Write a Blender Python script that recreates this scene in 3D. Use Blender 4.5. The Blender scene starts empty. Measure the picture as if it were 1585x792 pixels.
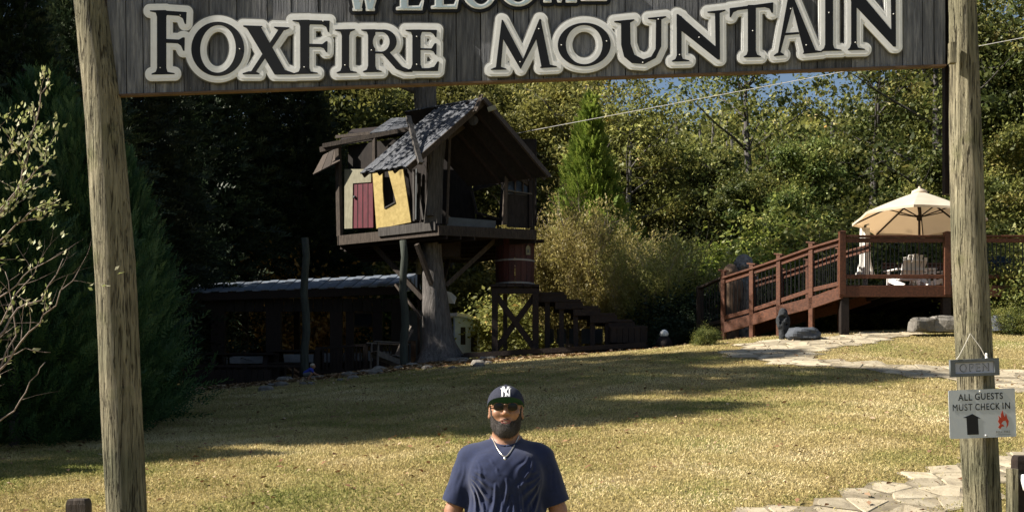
import bpy, math, random
import numpy as np
from mathutils import Vector, Matrix, noise as mn

# ------------------------------------------------------------------ camera, sky, sun, exposure
SC = bpy.context.scene
COL = SC.collection
F = 1900.0                      # focal length in pixels of the 1585 px wide photograph
CZ = 1.7                        # camera height
HY = 640.0                      # row of the horizon
cam_d = bpy.data.cameras.new('camera')
cam = bpy.data.objects.new('camera', cam_d); COL.objects.link(cam)
cam.location = (0, 0, CZ); cam.rotation_euler = (math.pi/2, 0, 0)
cam_d.sensor_width = 36; cam_d.lens = 36*F/1585
cam_d.shift_y = (HY-396)/1585
cam_d.clip_start = 0.1; cam_d.clip_end = 3000
SC.camera = cam

SUN_EL = math.radians(39)
SUN_A = math.radians(5)        # how far in front of 'straight from the left'
sdir = Vector((-math.cos(SUN_A)*math.cos(SUN_EL), -math.sin(SUN_A)*math.cos(SUN_EL), math.sin(SUN_EL)))
W = bpy.data.worlds.new('World'); SC.world = W; W.use_nodes = True
wn = W.node_tree
bg = wn.nodes['Background']; bg.inputs[1].default_value = 0.05
sky = wn.nodes.new('ShaderNodeTexSky'); sky.sky_type = 'NISHITA'; sky.sun_disc = False
sky.sun_elevation = SUN_EL; sky.sun_rotation = math.atan2(sdir.x, sdir.y) % (2*math.pi)
wn.links.new(sky.outputs[0], bg.inputs[0])
sl = bpy.data.lights.new('sun', 'SUN'); sl.energy = 5.0; sl.angle = math.radians(0.53); sl.color = (1.0, 0.93, 0.82)
so = bpy.data.objects.new('sun', sl); COL.objects.link(so)
so.rotation_euler = sdir.to_track_quat('Z', 'Y').to_euler(); so.location = (-20, -10, 30)
SC.view_settings.view_transform = 'Standard'; SC.view_settings.look = 'None'
SC.view_settings.exposure = 1.08; SC.view_settings.gamma = 1.0
SC.render.engine = 'CYCLES'
SC.cycles.max_bounces = 6; SC.cycles.diffuse_bounces = 3; SC.cycles.transmission_bounces = 4
SC.cycles.transparent_max_bounces = 8; SC.cycles.use_denoising = True
SC.cycles.caustics_reflective = False; SC.cycles.caustics_refractive = False

# ------------------------------------------------------------------ helpers
rnd = random.Random(7)
def P(px, py, Y):
    return Vector(((px-792.5)/F*Y, Y, CZ+(HY-py)/F*Y))
class VPlane:
    """vertical plane through two ground points; hit() gives the point of it seen at a pixel"""
    def __init__(s, A, B, off=0.0):
        A = Vector((A[0], A[1])); B = Vector((B[0], B[1])); d = (B-A).normalized()
        n = Vector((d.y, -d.x))
        if n.y > 0: n = -n
        s.n = n; s.d = d; s.A = A + n*off
        s.n3 = Vector((n.x, n.y, 0)); s.d3 = Vector((d.x, d.y, 0))
    def hit(s, px, py):
        r = Vector(((px-792.5)/F, 1.0))
        t = s.A.dot(s.n)/r.dot(s.n)
        return P(px, py, t)
    def at(s, u, z):
        q = s.A + s.d*u
        return Vector((q.x, q.y, z))
    def u(s, px):
        h = s.hit(px, 0); return (Vector((h.x, h.y))-s.A).dot(s.d)

WL = {}
def setp(o, label=None, cat=None, group=None, kind=None):
    if label: o['label'] = label
    if cat: o['category'] = cat
    if group: o['group'] = group
    if kind: o['kind'] = kind
    return o
def thing(name, loc, label, cat, group=None):
    o = bpy.data.objects.new(name, None); COL.objects.link(o); o.empty_display_size = .1
    o.location = loc; WL[o.name] = Vector(loc)
    return setp(o, label, cat, group)
def link_mesh(name, me, mat, parent=None):
    o = bpy.data.objects.new(name, me); COL.objects.link(o)
    if mat is not None and len(me.materials) == 0: me.materials.append(mat)
    if parent is not None:
        o.parent = parent; WL[o.name] = WL.get(parent.name, Vector((0, 0, 0)))
    else:
        WL[o.name] = Vector((0, 0, 0))
    return o
def npmesh(name, V, Fc, smooth=False, tint=None):
    """fast mesh; Fc is an (n,k) array of equal-sided faces"""
    V = np.asarray(V, np.float32); Fc = np.asarray(Fc, np.int32)
    me = bpy.data.meshes.new(name)
    me.vertices.add(len(V)); me.vertices.foreach_set('co', V.ravel())
    k = Fc.shape[1]
    me.loops.add(Fc.size); me.loops.foreach_set('vertex_index', Fc.ravel())
    me.polygons.add(len(Fc)); me.polygons.foreach_set('loop_start', np.arange(len(Fc), dtype=np.int32)*k)
    me.update(calc_edges=True)
    if smooth: me.polygons.foreach_set('use_smooth', np.ones(len(Fc), bool))
    if tint is not None:
        a = me.attributes.new('tint', 'FLOAT', 'POINT'); a.data.foreach_set('value', np.asarray(tint, np.float32))
    return me
class MB:
    def __init__(s): s.v = []; s.f = []
    def add(s, vs, fs):
        b = len(s.v); s.v += [Vector(v) for v in vs]; s.f += [[i+b for i in f] for f in fs]; return s
    def frame(s, o, ax, ay, az, lx, ly, lz):
        """box with corner-centre o (centre), half extents along axes"""
        vs = [o+ax*(a*lx/2)+ay*(b*ly/2)+az*(c*lz/2) for c in (-1, 1) for b in (-1, 1) for a in (-1, 1)]
        return s.add(vs, [(0,2,3,1),(4,5,7,6),(0,1,5,4),(2,6,7,3),(0,4,6,2),(1,3,7,5)])
    def box(s, c, sz):
        return s.frame(Vector(c), Vector((1,0,0)), Vector((0,1,0)), Vector((0,0,1)), *sz)
    def beam(s, p, q, w, h, up=Vector((0,0,1))):
        """w across, h along 'up'"""
        p = Vector(p); q = Vector(q); a = (q-p); L = a.length; a.normalize()
        if abs(a.dot(up)) > .98: up = Vector((0,1,0))
        side = a.cross(up).normalized(); u = side.cross(a).normalized()
        return s.frame((p+q)/2, a, side, u, L, w, h)
    def bbeam(s, p, q, w, h, up=Vector((0,0,1)), b=.006):
        """beam with chamfered long edges"""
        p = Vector(p); q = Vector(q); a = (q-p).normalized()
        if abs(a.dot(up)) > .98: up = Vector((0,1,0))
        sd = a.cross(up).normalized(); u = sd.cross(a).normalized()
        W2, H2 = w/2, h/2
        ring = [(-W2+b,-H2),(W2-b,-H2),(W2,-H2+b),(W2,H2-b),(W2-b,H2),(-W2+b,H2),(-W2,H2-b),(-W2,-H2+b)]
        vs = [e+sd*x+u*y for e in (p, q) for x, y in ring]
        fs = [(i,(i+1)%8,8+(i+1)%8,8+i) for i in range(8)]+[tuple(range(7,-1,-1)), tuple(range(8,16))]
        return s.add(vs, fs)
    def prism(s, poly, n, t):
        """polygon (3-D points) thickened by t against n (front face stays)"""
        k = len(poly); n = Vector(n).normalized()
        vs = [Vector(p) for p in poly]+[Vector(p)-n*t for p in poly]
        fs = [tuple(range(k)), tuple(range(2*k-1, k-1, -1))]+[(i, k+i, k+(i+1)%k, (i+1)%k) for i in range(k)]
        return s.add(vs, fs)
    def tube(s, pts, rad, n=8, cap=True, wob=0, rg=None):
        pts = [Vector(p) for p in pts]; m = len(pts)
        if not hasattr(rad, '__len__'): rad = [rad]*m
        vs = []; prev = None
        for i, p in enumerate(pts):
            d = (pts[min(i+1, m-1)]-pts[max(i-1, 0)]).normalized()
            if prev is None:
                r = Vector((1,0,0)) if abs(d.x) < .8 else Vector((0,1,0))
                a = d.cross(r).normalized()
            else:
                a = (prev-d*prev.dot(d)).normalized()
            prev = a; b = d.cross(a)
            for j in range(n):
                t = 2*math.pi*j/n
                rr = rad[i]*(1+(rg.uniform(-wob, wob) if rg else 0))
                vs.append(p+a*(math.cos(t)*rr)+b*(math.sin(t)*rr))
        fs = [(i*n+j, i*n+(j+1)%n, (i+1)*n+(j+1)%n, (i+1)*n+j) for i in range(m-1) for j in range(n)]
        if cap: fs += [tuple(range(n-1, -1, -1)), tuple((m-1)*n+j for j in range(n))]
        return s.add(vs, fs)
    def lathe(s, c, prof, n=24, az=Vector((0,0,1)), closed=False):
        c = Vector(c); az = Vector(az).normalized()
        ax = az.orthogonal().normalized(); ay = az.cross(ax)
        vs = [c+az*z+ax*(math.cos(2*math.pi*j/n)*r)+ay*(math.sin(2*math.pi*j/n)*r) for r, z in prof for j in range(n)]
        m = len(prof)
        fs = [(i*n+j, i*n+(j+1)%n, (i+1)*n+(j+1)%n, (i+1)*n+j) for i in range(m-1) for j in range(n)]
        fs += [tuple(range(n-1, -1, -1)), tuple((m-1)*n+j for j in range(n))]
        return s.add(vs, fs)
    def mesh(s, name, loc=Vector((0,0,0)), smooth=False):
        me = bpy.data.meshes.new(name)
        me.from_pydata([tuple(v-loc) for v in s.v], [], s.f); me.update()
        if smooth: me.polygons.foreach_set('use_smooth', [True]*len(me.polygons))
        return me
    def build(s, name, mat, parent=None, smooth=False):
        loc = WL[parent.name] if parent is not None else Vector((0,0,0))
        return link_mesh(name, s.mesh(name, loc, smooth), mat, parent)

# ------------------------------------------------------------------ materials
def newmat(name):
    m = bpy.data.materials.new(name); m.use_nodes = True
    nt = m.node_tree; return m, nt, nt.nodes['Principled BSDF']
def node(nt, t, **kw):
    n = nt.nodes.new(t)
    for k, v in kw.items():
        if k.startswith('i_'):
            n.inputs[k[2:].replace('_', ' ')].default_value = v
        else: setattr(n, k, v)
    return n
def ramp(nt, stops):
    r = nt.nodes.new('ShaderNodeValToRGB'); e = r.color_ramp.elements
    while len(e) < len(stops): e.new(.5)
    for i, (p, c) in enumerate(stops):
        e[i].position = p; e[i].color = (*c, 1)
    return r
def grain_mat(name, c0, c1, scale=(6, 6, 6), rough=.8, bump=.3, jit=.25, nscale=6, dist=.02, spots=None, c2=None, objrand=True):
    """stretched noise: wood grain, bark, stone, cloth; scale stretches the pattern per axis"""
    m, nt, b = newmat(name); L = nt.links.new
    tc = node(nt, 'ShaderNodeTexCoord'); mp = node(nt, 'ShaderNodeMapping'); mp.inputs['Scale'].default_value = scale
    oi = node(nt, 'ShaderNodeObjectInfo')
    L(tc.outputs['Object'], mp.inputs[0])
    if objrand:
        mul = node(nt, 'ShaderNodeMath', operation='MULTIPLY'); mul.inputs[1].default_value = 37.0
        L(oi.outputs['Random'], mul.inputs[0]); cx = node(nt, 'ShaderNodeCombineXYZ'); L(mul.outputs[0], cx.inputs[0]); L(mul.outputs[0], cx.inputs[1])
        L(cx.outputs[0], mp.inputs['Location'])
    n1 = node(nt, 'ShaderNodeTexNoise'); n1.inputs['Scale'].default_value = nscale; n1.inputs['Detail'].default_value = 8; n1.inputs['Roughness'].default_value = .65; n1.inputs['Distortion'].default_value = .3
    L(mp.outputs[0], n1.inputs['Vector'])
    st = [(.3, c0), (.7, c1)] if c2 is None else [(.25, c0), (.5, c1), (.72, c2)]
    r = ramp(nt, st); L(n1.outputs[0], r.inputs[0])
    hsv = node(nt, 'ShaderNodeHueSaturation')
    mr = node(nt, 'ShaderNodeMapRange'); mr.inputs[3].default_value = 1-jit; mr.inputs[4].default_value = 1+jit
    L(oi.outputs['Random'], mr.inputs[0]); L(mr.outputs[0], hsv.inputs['Value']); L(r.outputs[0], hsv.inputs['Color'])
    out = hsv.outputs[0]
    if spots:
        n2 = node(nt, 'ShaderNodeTexNoise'); n2.inputs['Scale'].default_value = spots[0]; n2.inputs['Detail'].default_value = 5
        L(tc.outputs['Object'], n2.inputs['Vector'])
        r2 = ramp(nt, [(spots[1], (0,0,0)), (spots[1]+.08, (1,1,1))]); L(n2.outputs[0], r2.inputs[0])
        mx = node(nt, 'ShaderNodeMix', data_type='RGBA'); L(r2.outputs[0], mx.inputs[0]); L(out, mx.inputs[6]); mx.inputs[7].default_value = (*spots[2], 1)
        out = mx.outputs[2]
    L(out, b.inputs['Base Color']); b.inputs['Roughness'].default_value = rough
    b.inputs['Specular IOR Level'].default_value = .3
    if bump:
        bp = node(nt, 'ShaderNodeBump'); bp.inputs['Strength'].default_value = bump; bp.inputs['Distance'].default_value = dist
        L(n1.outputs[0], bp.inputs['Height']); L(bp.outputs[0], b.inputs['Normal'])
    return m
def flat_mat(name, c, rough=.6, metal=0, var=.12, nscale=8):
    c = Vector(c)
    m = grain_mat(name, tuple(c*(1-var)), tuple(c*(1+var)), (1,1,1), rough, .08, .05, nscale, .005)
    m.node_tree.nodes['Principled BSDF'].inputs['Metallic'].default_value = metal
    return m
def leaf_mat(name, stops, trans=.35, gloss=.05, jit=.2, hue=.02):
    m, nt, b = newmat(name); L = nt.links.new; nt.nodes.remove(b)
    at = node(nt, 'ShaderNodeAttribute', attribute_name='tint')
    r = ramp(nt, stops); L(at.outputs['Fac'], r.inputs[0])
    oi = node(nt, 'ShaderNodeObjectInfo'); hsv = node(nt, 'ShaderNodeHueSaturation')
    mr = node(nt, 'ShaderNodeMapRange'); mr.inputs[3].default_value = 1-jit; mr.inputs[4].default_value = 1+jit
    L(oi.outputs['Random'], mr.inputs[0]); L(mr.outputs[0], hsv.inputs['Value'])
    m2 = node(nt, 'ShaderNodeMath', operation='MULTIPLY_ADD'); m2.inputs[1].default_value = 7.3; L(oi.outputs['Random'], m2.inputs[0]); m2.inputs[2].default_value = 0
    fr = node(nt, 'ShaderNodeMath', operation='FRACT'); L(m2.outputs[0], fr.inputs[0])
    mr2 = node(nt, 'ShaderNodeMapRange'); mr2.inputs[3].default_value = .5-hue; mr2.inputs[4].default_value = .5+hue
    L(fr.outputs[0], mr2.inputs[0]); L(mr2.outputs[0], hsv.inputs['Hue']); L(r.outputs[0], hsv.inputs['Color'])
    d = node(nt, 'ShaderNodeBsdfDiffuse'); t = node(nt, 'ShaderNodeBsdfTranslucent'); g = node(nt, 'ShaderNodeBsdfGlossy'); g.inputs['Roughness'].default_value = .5
    g.inputs['Color'].default_value = (.45,.45,.42,1)
    L(hsv.outputs[0], d.inputs[0]); L(hsv.outputs[0], t.inputs[0])
    x = node(nt, 'ShaderNodeMixShader'); x.inputs[0].default_value = trans; L(d.outputs[0], x.inputs[1]); L(t.outputs[0], x.inputs[2])
    y = node(nt, 'ShaderNodeMixShader'); y.inputs[0].default_value = gloss; L(x.outputs[0], y.inputs[1]); L(g.outputs[0], y.inputs[2])
    L(y.outputs[0], nt.nodes['Material Output'].inputs[0])
    return m

M = {}
M['sign_wood'] = grain_mat('weathered grey barn wood', (.030,.032,.038), (.14,.145,.16), (14,14,1.1), .85, .9, .4, 3.2, .02, spots=(1.6,.66,(.36,.34,.31)), c2=(.28,.28,.285))
M['post_wood'] = grain_mat('weathered pole wood', (.085,.078,.058), (.27,.245,.175), (13,13,.55), .9, 1.0, .05, 3.2, .05, spots=(2.6,.60,(.17,.17,.09)), c2=(.42,.39,.29))
def post_mat():
    m = M['post_wood']; nt = m.node_tree; L = nt.links.new; b = nt.nodes['Principled BSDF']
    src = b.inputs['Base Color'].links[0].from_socket
    tc = node(nt, 'ShaderNodeTexCoord'); mp = node(nt, 'ShaderNodeMapping'); mp.inputs['Scale'].default_value = (34,34,2.2); L(tc.outputs['Object'], mp.inputs[0])
    n = node(nt, 'ShaderNodeTexNoise'); n.inputs['Scale'].default_value = 2.2; n.inputs['Detail'].default_value = 4; n.inputs['Distortion'].default_value = .8; L(mp.outputs[0], n.inputs['Vector'])
    r = ramp(nt, [(.34,(.22,.20,.17)), (.45,(1,1,1))]); L(n.outputs[0], r.inputs[0])
    n3 = node(nt, 'ShaderNodeTexNoise'); n3.inputs['Scale'].default_value = 1.7; n3.inputs['Detail'].default_value = 7; L(tc.outputs['Object'], n3.inputs['Vector'])
    r3 = ramp(nt, [(.35,(.55,.58,.50)), (.65,(1.15,1.1,1.0))]); L(n3.outputs[0], r3.inputs[0])
    x = node(nt, 'ShaderNodeMix', data_type='RGBA', blend_type='MULTIPLY'); x.inputs[0].default_value = 1; L(src, x.inputs[6]); L(r.outputs[0], x.inputs[7])
    y = node(nt, 'ShaderNodeMix', data_type='RGBA', blend_type='MULTIPLY'); y.inputs[0].default_value = 1; L(x.outputs[2], y.inputs[6]); L(r3.outputs[0], y.inputs[7]); L(y.outputs[2], b.inputs['Base Color'])
    bp = node(nt, 'ShaderNodeBump'); bp.inputs['Strength'].default_value = .9; bp.inputs['Distance'].default_value = .03; L(r.outputs[0], bp.inputs['Height'])
    L(b.inputs['Normal'].links[0].from_socket, bp.inputs['Normal']); L(bp.outputs[0], b.inputs['Normal'])
post_mat()
M['old_wood'] = grain_mat('old dark timber', (.018,.014,.011), (.055,.042,.033), (10,10,1.5), .85, .6, .3, 4, .02, c2=(.09,.07,.056))
M['dark_wood'] = grain_mat('dark brown stained timber', (.010,.007,.006), (.032,.020,.015), (6,6,6), .75, .4, .3, 4, .02)
M['red_wood'] = grain_mat('red brown deck stain', (.045,.018,.010), (.15,.056,.028), (4,4,4), .55, .35, .15, 6, .01)
M['black_metal'] = flat_mat('black baluster metal', (.02,.02,.02), .4, .6)
M['white'] = flat_mat('white paint', (.8,.79,.76), .55, var=.05)
M['letter_white'] = grain_mat('off white sign paint', (.80,.80,.79), (.92,.92,.91), (3,3,3), .5, .12, .03, 5, .004)
M['letter_grey'] = flat_mat('grey cut edge of letters', (.14,.14,.135), .8)
M['letter_black'] = flat_mat('black letter paint', (.006,.006,.007), .55)
M['pale_blue'] = flat_mat('pale blue letter paint', (.42,.52,.58), .5)
M['trim'] = flat_mat('brown bottom trim', (.12,.075,.045), .8, var=.3)
M['stone'] = grain_mat('tan flagstone', (.22,.18,.125), (.40,.34,.235), (1,1,1), .9, .7, .22, 5, .03, c2=(.50,.44,.32))
M['stone_joint'] = flat_mat('path soil joints', (.24,.20,.135), .95, var=.4)
M['grey_rock'] = grain_mat('blue grey boulder', (.045,.052,.062), (.11,.12,.14), (1,1,1), .9, .8, .2, 4, .06)
M['tan_rock'] = grain_mat('tan boulder', (.11,.10,.085), (.25,.23,.20), (1,1,1), .9, .8, .2, 4, .06)
M['bark'] = grain_mat('grey bark', (.05,.045,.042), (.17,.155,.145), (7,7,1.2), .9, 1.0, .3, 3, .06)
M['bark_pale'] = grain_mat('pale bark', (.12,.10,.08), (.32,.27,.22), (7,7,1.2), .9, .8, .3, 3, .05)
M['twig'] = grain_mat('twig bark', (.16,.12,.10), (.38,.30,.25), (6,6,6), .8, .2, .2, 4, .01)

# ------------------------------------------------------------------ terrain
def _cp():
    pts = []
    def px(a, b, Y): p = P(a, b, Y); pts.append((p.x, p.y, p.z))
    for a, b, Y in [(792,671,14),(792,604,18),(792,570,21.5),(850,552,25),(1000,545,27),(1120,527,26),(1400,515,25),(1585,508,26),
                    (680,561,28),(500,583,27),(300,603,25),(100,682,15),(0,690,14.5),(1585,660,14),(1585,598,18),(1585,560,21.5),
                    (300,655,17),(300,620,21),(0,640,19),(1200,558,21),(1400,560,20.5)]: px(a, b, Y)
    for a in (-200, 0, 400, 792, 1200, 1585, 1800): px(a, 792, 10)
    for X in (-6,-3,0,3,6): pts += [(X,6.1,0),(X,3,-.25),(X,8.2,.45)]
    for X in (-8,0,8): pts += [(X,-6,-.8)]
    for X,Y,Z in [(-14,30,2.3),(-6,34,2.5),(0,34,3.1),(8,34,3.7),(16,34,4.2),(-16,15,.6),(-16,22,1.2),(14,15,1.7),(14,22,3.2),(-14,5,-.6),(14,5,.2),
                  (-18,42,3.6),(-6,42,3.8),(4,42,4.6),(14,42,5.6),(24,42,6),(-24,60,8),(0,60,8.5),(20,60,10),(30,60,10.5),(-30,85,16),(0,85,16),(30,85,19),(0,115,25),(-40,115,26),(40,115,26)]:
        pts.append((X,Y,Z))
    return np.array(pts, float)
CP = _cp()
def _tps_fit(C, lam=.02):
    n = len(C); d = np.hypot(C[:,None,0]-C[None,:,0], C[:,None,1]-C[None,:,1])
    K = np.where(d > 0, d*d*np.log(d+1e-12), 0)+lam*np.eye(n)
    Pm = np.c_[np.ones(n), C[:,:2]]
    A = np.zeros((n+3, n+3)); A[:n,:n] = K; A[:n,n:] = Pm; A[n:,:n] = Pm.T
    return np.linalg.solve(A, np.r_[C[:,2], 0,0,0])
TW = _tps_fit(CP)
def gz(X, Y):
    X = np.atleast_1d(np.asarray(X, float)).ravel(); Y = np.atleast_1d(np.asarray(Y, float)).ravel()
    X = np.clip(X, -45, 45); Y = np.clip(Y, -8, 118)
    out = np.empty(len(X)); n = len(CP)
    for s in range(0, len(X), 20000):
        x = X[s:s+20000]; y = Y[s:s+20000]
        d = np.hypot(x[:,None]-CP[None,:,0], y[:,None]-CP[None,:,1])
        out[s:s+20000] = np.where(d > 0, d*d*np.log(d+1e-12), 0)@TW[:n]+TW[n]+TW[n+1]*x+TW[n+2]*y
    return out
def gz1(x, y): return float(gz([x],[y])[0])
def on_ground(px, py, y0=5.0, y1=60.0):
    Ys = np.linspace(y0, y1, 1200); X = (px-792.5)/F*Ys; Z = CZ+(HY-py)/F*Ys
    g = gz(X, Ys); k = np.argmax(g >= Z)
    if g[k] < Z[k]: k = len(Ys)-1
    return Vector((X[k], Ys[k], g[k]))
def gat(px, Y):
    x = (px-792.5)/F*Y; return Vector((x, Y, gz1(x, Y)))
xs = np.unique(np.r_[-400,-250,-150,-100,-70,-55,-45,-35,-28,np.arange(-22,22.01,.3),28,35,45,55,70,100,150,250,400])
ys = np.unique(np.r_[-150,-60,-25,-12,-8,np.arange(-5,36,.3),np.arange(36,60,1.0),np.arange(60,120,3.0),150,220,400])
GX, GY = np.meshgrid(xs, ys); GZ = gz(GX, GY).reshape(GX.shape)
near = (np.abs(GX) < 21.9) & (GY > -5) & (GY < 35.8)
nr, nc = GX.shape; I = np.arange(nr*nc).reshape(nr, nc)
FQ = np.stack([I[:-1,:-1], I[:-1,1:], I[1:,1:], I[1:,:-1]], -1).reshape(-1, 4)
def ground_mat():
    m, nt, b = newmat('lawn turf'); L = nt.links.new
    tc = node(nt, 'ShaderNodeTexCoord')
    n1 = node(nt, 'ShaderNodeTexNoise'); n1.inputs['Scale'].default_value = .8; n1.inputs['Detail'].default_value = 6; L(tc.outputs['Object'], n1.inputs[0])
    r1 = ramp(nt, [(.35,(.24,.185,.08)), (.5,(.29,.235,.105)), (.68,(.19,.195,.06))]); L(n1.outputs[0], r1.inputs[0])
    n2 = node(nt, 'ShaderNodeTexNoise'); n2.inputs['Scale'].default_value = 22; n2.inputs['Detail'].default_value = 6; L(tc.outputs['Object'], n2.inputs[0])
    mx = node(nt, 'ShaderNodeMix', data_type='RGBA', blend_type='MULTIPLY'); mx.inputs[0].default_value = 1
    r2 = ramp(nt, [(.3,(.45,.45,.45)), (.7,(1.35,1.3,1.2))]); L(n2.outputs[0], r2.inputs[0])
    L(r1.outputs[0], mx.inputs[6]); L(r2.outputs[0], mx.inputs[7]); L(mx.outputs[2], b.inputs['Base Color'])
    b.inputs['Roughness'].default_value = 1; b.inputs['Specular IOR Level'].default_value = .1
    bp = node(nt, 'ShaderNodeBump'); bp.inputs['Strength'].default_value = .8; bp.inputs['Distance'].default_value = .05
    L(n2.outputs[0], bp.inputs['Height']); L(bp.outputs[0], b.inputs['Normal'])
    return m
gme = npmesh('ground', np.c_[GX.ravel(), GY.ravel(), GZ.ravel()], FQ, True)
setp(link_mesh('ground', gme, ground_mat()), kind='structure')

def in_poly(x, y, poly):
    c = np.zeros(np.shape(x), bool); n = len(poly)
    for i in range(n):
        x1, y1 = poly[i]; x2, y2 = poly[(i+1)%n]
        if y1 == y2: continue
        t = ((y1 > y) != (y2 > y)) & (x < (x2-x1)*(y-y1)/(y2-y1)+x1)
        c ^= t
    return c
# flagstone paths, outlines laid on the slope
lower_top = [(900,830),(1030,806),(1163,791),(1266,773),(1402,742),(1491,723),(1546,705),(1585,690),(1700,655)]
lower_bot = [(1760,692),(1640,718),(1585,738),(1548,752),(1491,776),(1395,803),(1300,825),(1180,850),(1000,870)]
upper = [(1640,577),(1543,573),(1469,570),(1400,564),(1321,558),(1281,556),(1262,551),(1268,543),(1310,536),(1360,529),(1425,519),(1415,514),(1345,515),(1290,520),(1215,525),(1150,531),(1128,541),(1135,553),(1175,560),(1236,567),(1300,570),(1395,578),(1480,589),(1548,602),(1640,618)]
def gp(l): return [tuple(on_ground(a, b)[:2]) for a, b in l]
PATHS = [gp(lower_top)+gp(lower_bot), gp(upper)]
def clip_half(poly, m, n):
    out = []
    for i in range(len(poly)):
        a = poly[i]; b = poly[(i+1)%len(poly)]
        da = (a[0]-m[0])*n[0]+(a[1]-m[1])*n[1]; db = (b[0]-m[0])*n[0]+(b[1]-m[1])*n[1]
        if da <= 0: out.append(a)
        if (da < 0) != (db < 0) and da != db:
            t = da/(da-db); out.append((a[0]+(b[0]-a[0])*t, a[1]+(b[1]-a[1])*t))
    return out
def cells(poly, step, rg):
    xs_ = [p[0] for p in poly]; ys_ = [p[1] for p in poly]
    seeds = []
    y = min(ys_)-step*2
    while y < max(ys_)+step*2:
        x = min(xs_)-step*2
        while x < max(xs_)+step*2:
            seeds.append((x+rg.uniform(-.42,.42)*step, y+rg.uniform(-.42,.42)*step)); x += step*1.25
        y += step
    S = np.array(seeds); keep = in_poly(S[:,0], S[:,1], poly); res = []
    for i in np.nonzero(keep)[0]:
        s = S[i]; d = np.hypot(*(S-s).T); nb = np.argsort(d)[1:18]
        c = [(s[0]-step*1.6, s[1]-step*1.6), (s[0]+step*1.6, s[1]-step*1.6), (s[0]+step*1.6, s[1]+step*1.6), (s[0]-step*1.6, s[1]+step*1.6)]
        for j in nb:
            q = S[j]; c = clip_half(c, (s+q)/2, q-s)
        if len(c) >= 3: res.append((s, c))
    return res
def build_path(k, name, step):
    rg = random.Random(40+k)
    CL = cells(PATHS[k], step, rg)
    base = MB()
    allv = np.array([(s[0]+(v[0]-s[0])*1.12, s[1]+(v[1]-s[1])*1.12) for s, c in CL for v in c]); z = gz(allv[:,0], allv[:,1])
    i = 0
    for s, c in CL:
        lift = .006+.0004*rg.random()*20
        base.add([(allv[i+j][0], allv[i+j][1], z[i+j]+lift) for j in range(len(c))], [tuple(range(len(c)))]); i += len(c)
    bo = base.build(name, M['stone_joint']); setp(bo, kind='structure')
    for s, c in CL:
        pts = []
        n = len(c)
        for j in range(n):            # inset, with a mid point per long edge for uneven outlines
            a = c[j]; b = c[(j+1)%n]
            g = max(.86, 1-.010/max(.05, math.hypot(a[0]-s[0], a[1]-s[1])))
            pts.append((s[0]+(a[0]-s[0])*(g-.03*rg.random()), s[1]+(a[1]-s[1])*(g-.03*rg.random())))
            if math.hypot(a[0]-b[0], a[1]-b[1]) > .18:
                m_ = ((a[0]+b[0])/2, (a[1]+b[1])/2); g2 = g-.045*rg.random()-.0
                pts.append((s[0]+(m_[0]-s[0])*g2, s[1]+(m_[1]-s[1])*g2))
        rp_ = []
        for j in range(len(pts)):     # worn corners
            a, b, c2_ = pts[j-1], pts[j], pts[(j+1)%len(pts)]; q_ = rg.uniform(.07,.18)
            rp_ += [(b[0]+(a[0]-b[0])*q_, b[1]+(a[1]-b[1])*q_), (b[0]+(c2_[0]-b[0])*q_, b[1]+(c2_[1]-b[1])*q_)]
        pts = rp_
        P_ = np.array(pts); z = gz(P_[:,0], P_[:,1]); zc = gz1(*s)
        h = rg.uniform(.008,.022); tx, ty = rg.uniform(-.04,.04), rg.uniform(-.04,.04)
        k_ = len(pts)
        top = [Vector((s[0]+(p[0]-s[0])*.94, s[1]+(p[1]-s[1])*.94, z[q]+h+tx*(p[0]-s[0])+ty*(p[1]-s[1]))) for q, p in enumerate(pts)]
        mid = [Vector((p[0], p[1], z[q]+h-.01+tx*(p[0]-s[0])+ty*(p[1]-s[1]))) for q, p in enumerate(pts)]
        bot = [Vector((p[0], p[1], z[q]-.03)) for q, p in enumerate(pts)]
        mb = MB(); mb.add(top+mid+bot, [tuple(range(k_))]+[(k_+q, k_+(q+1)%k_, (q+1)%k_, q) for q in range(k_)]+[(2*k_+q, 2*k_+(q+1)%k_, k_+(q+1)%k_, k_+q) for q in range(k_)])
        mb.build('stone', M['stone'], bo)
build_path(0, 'lower_stone_path', .27)
build_path(1, 'upper_stone_path', .36)

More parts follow.
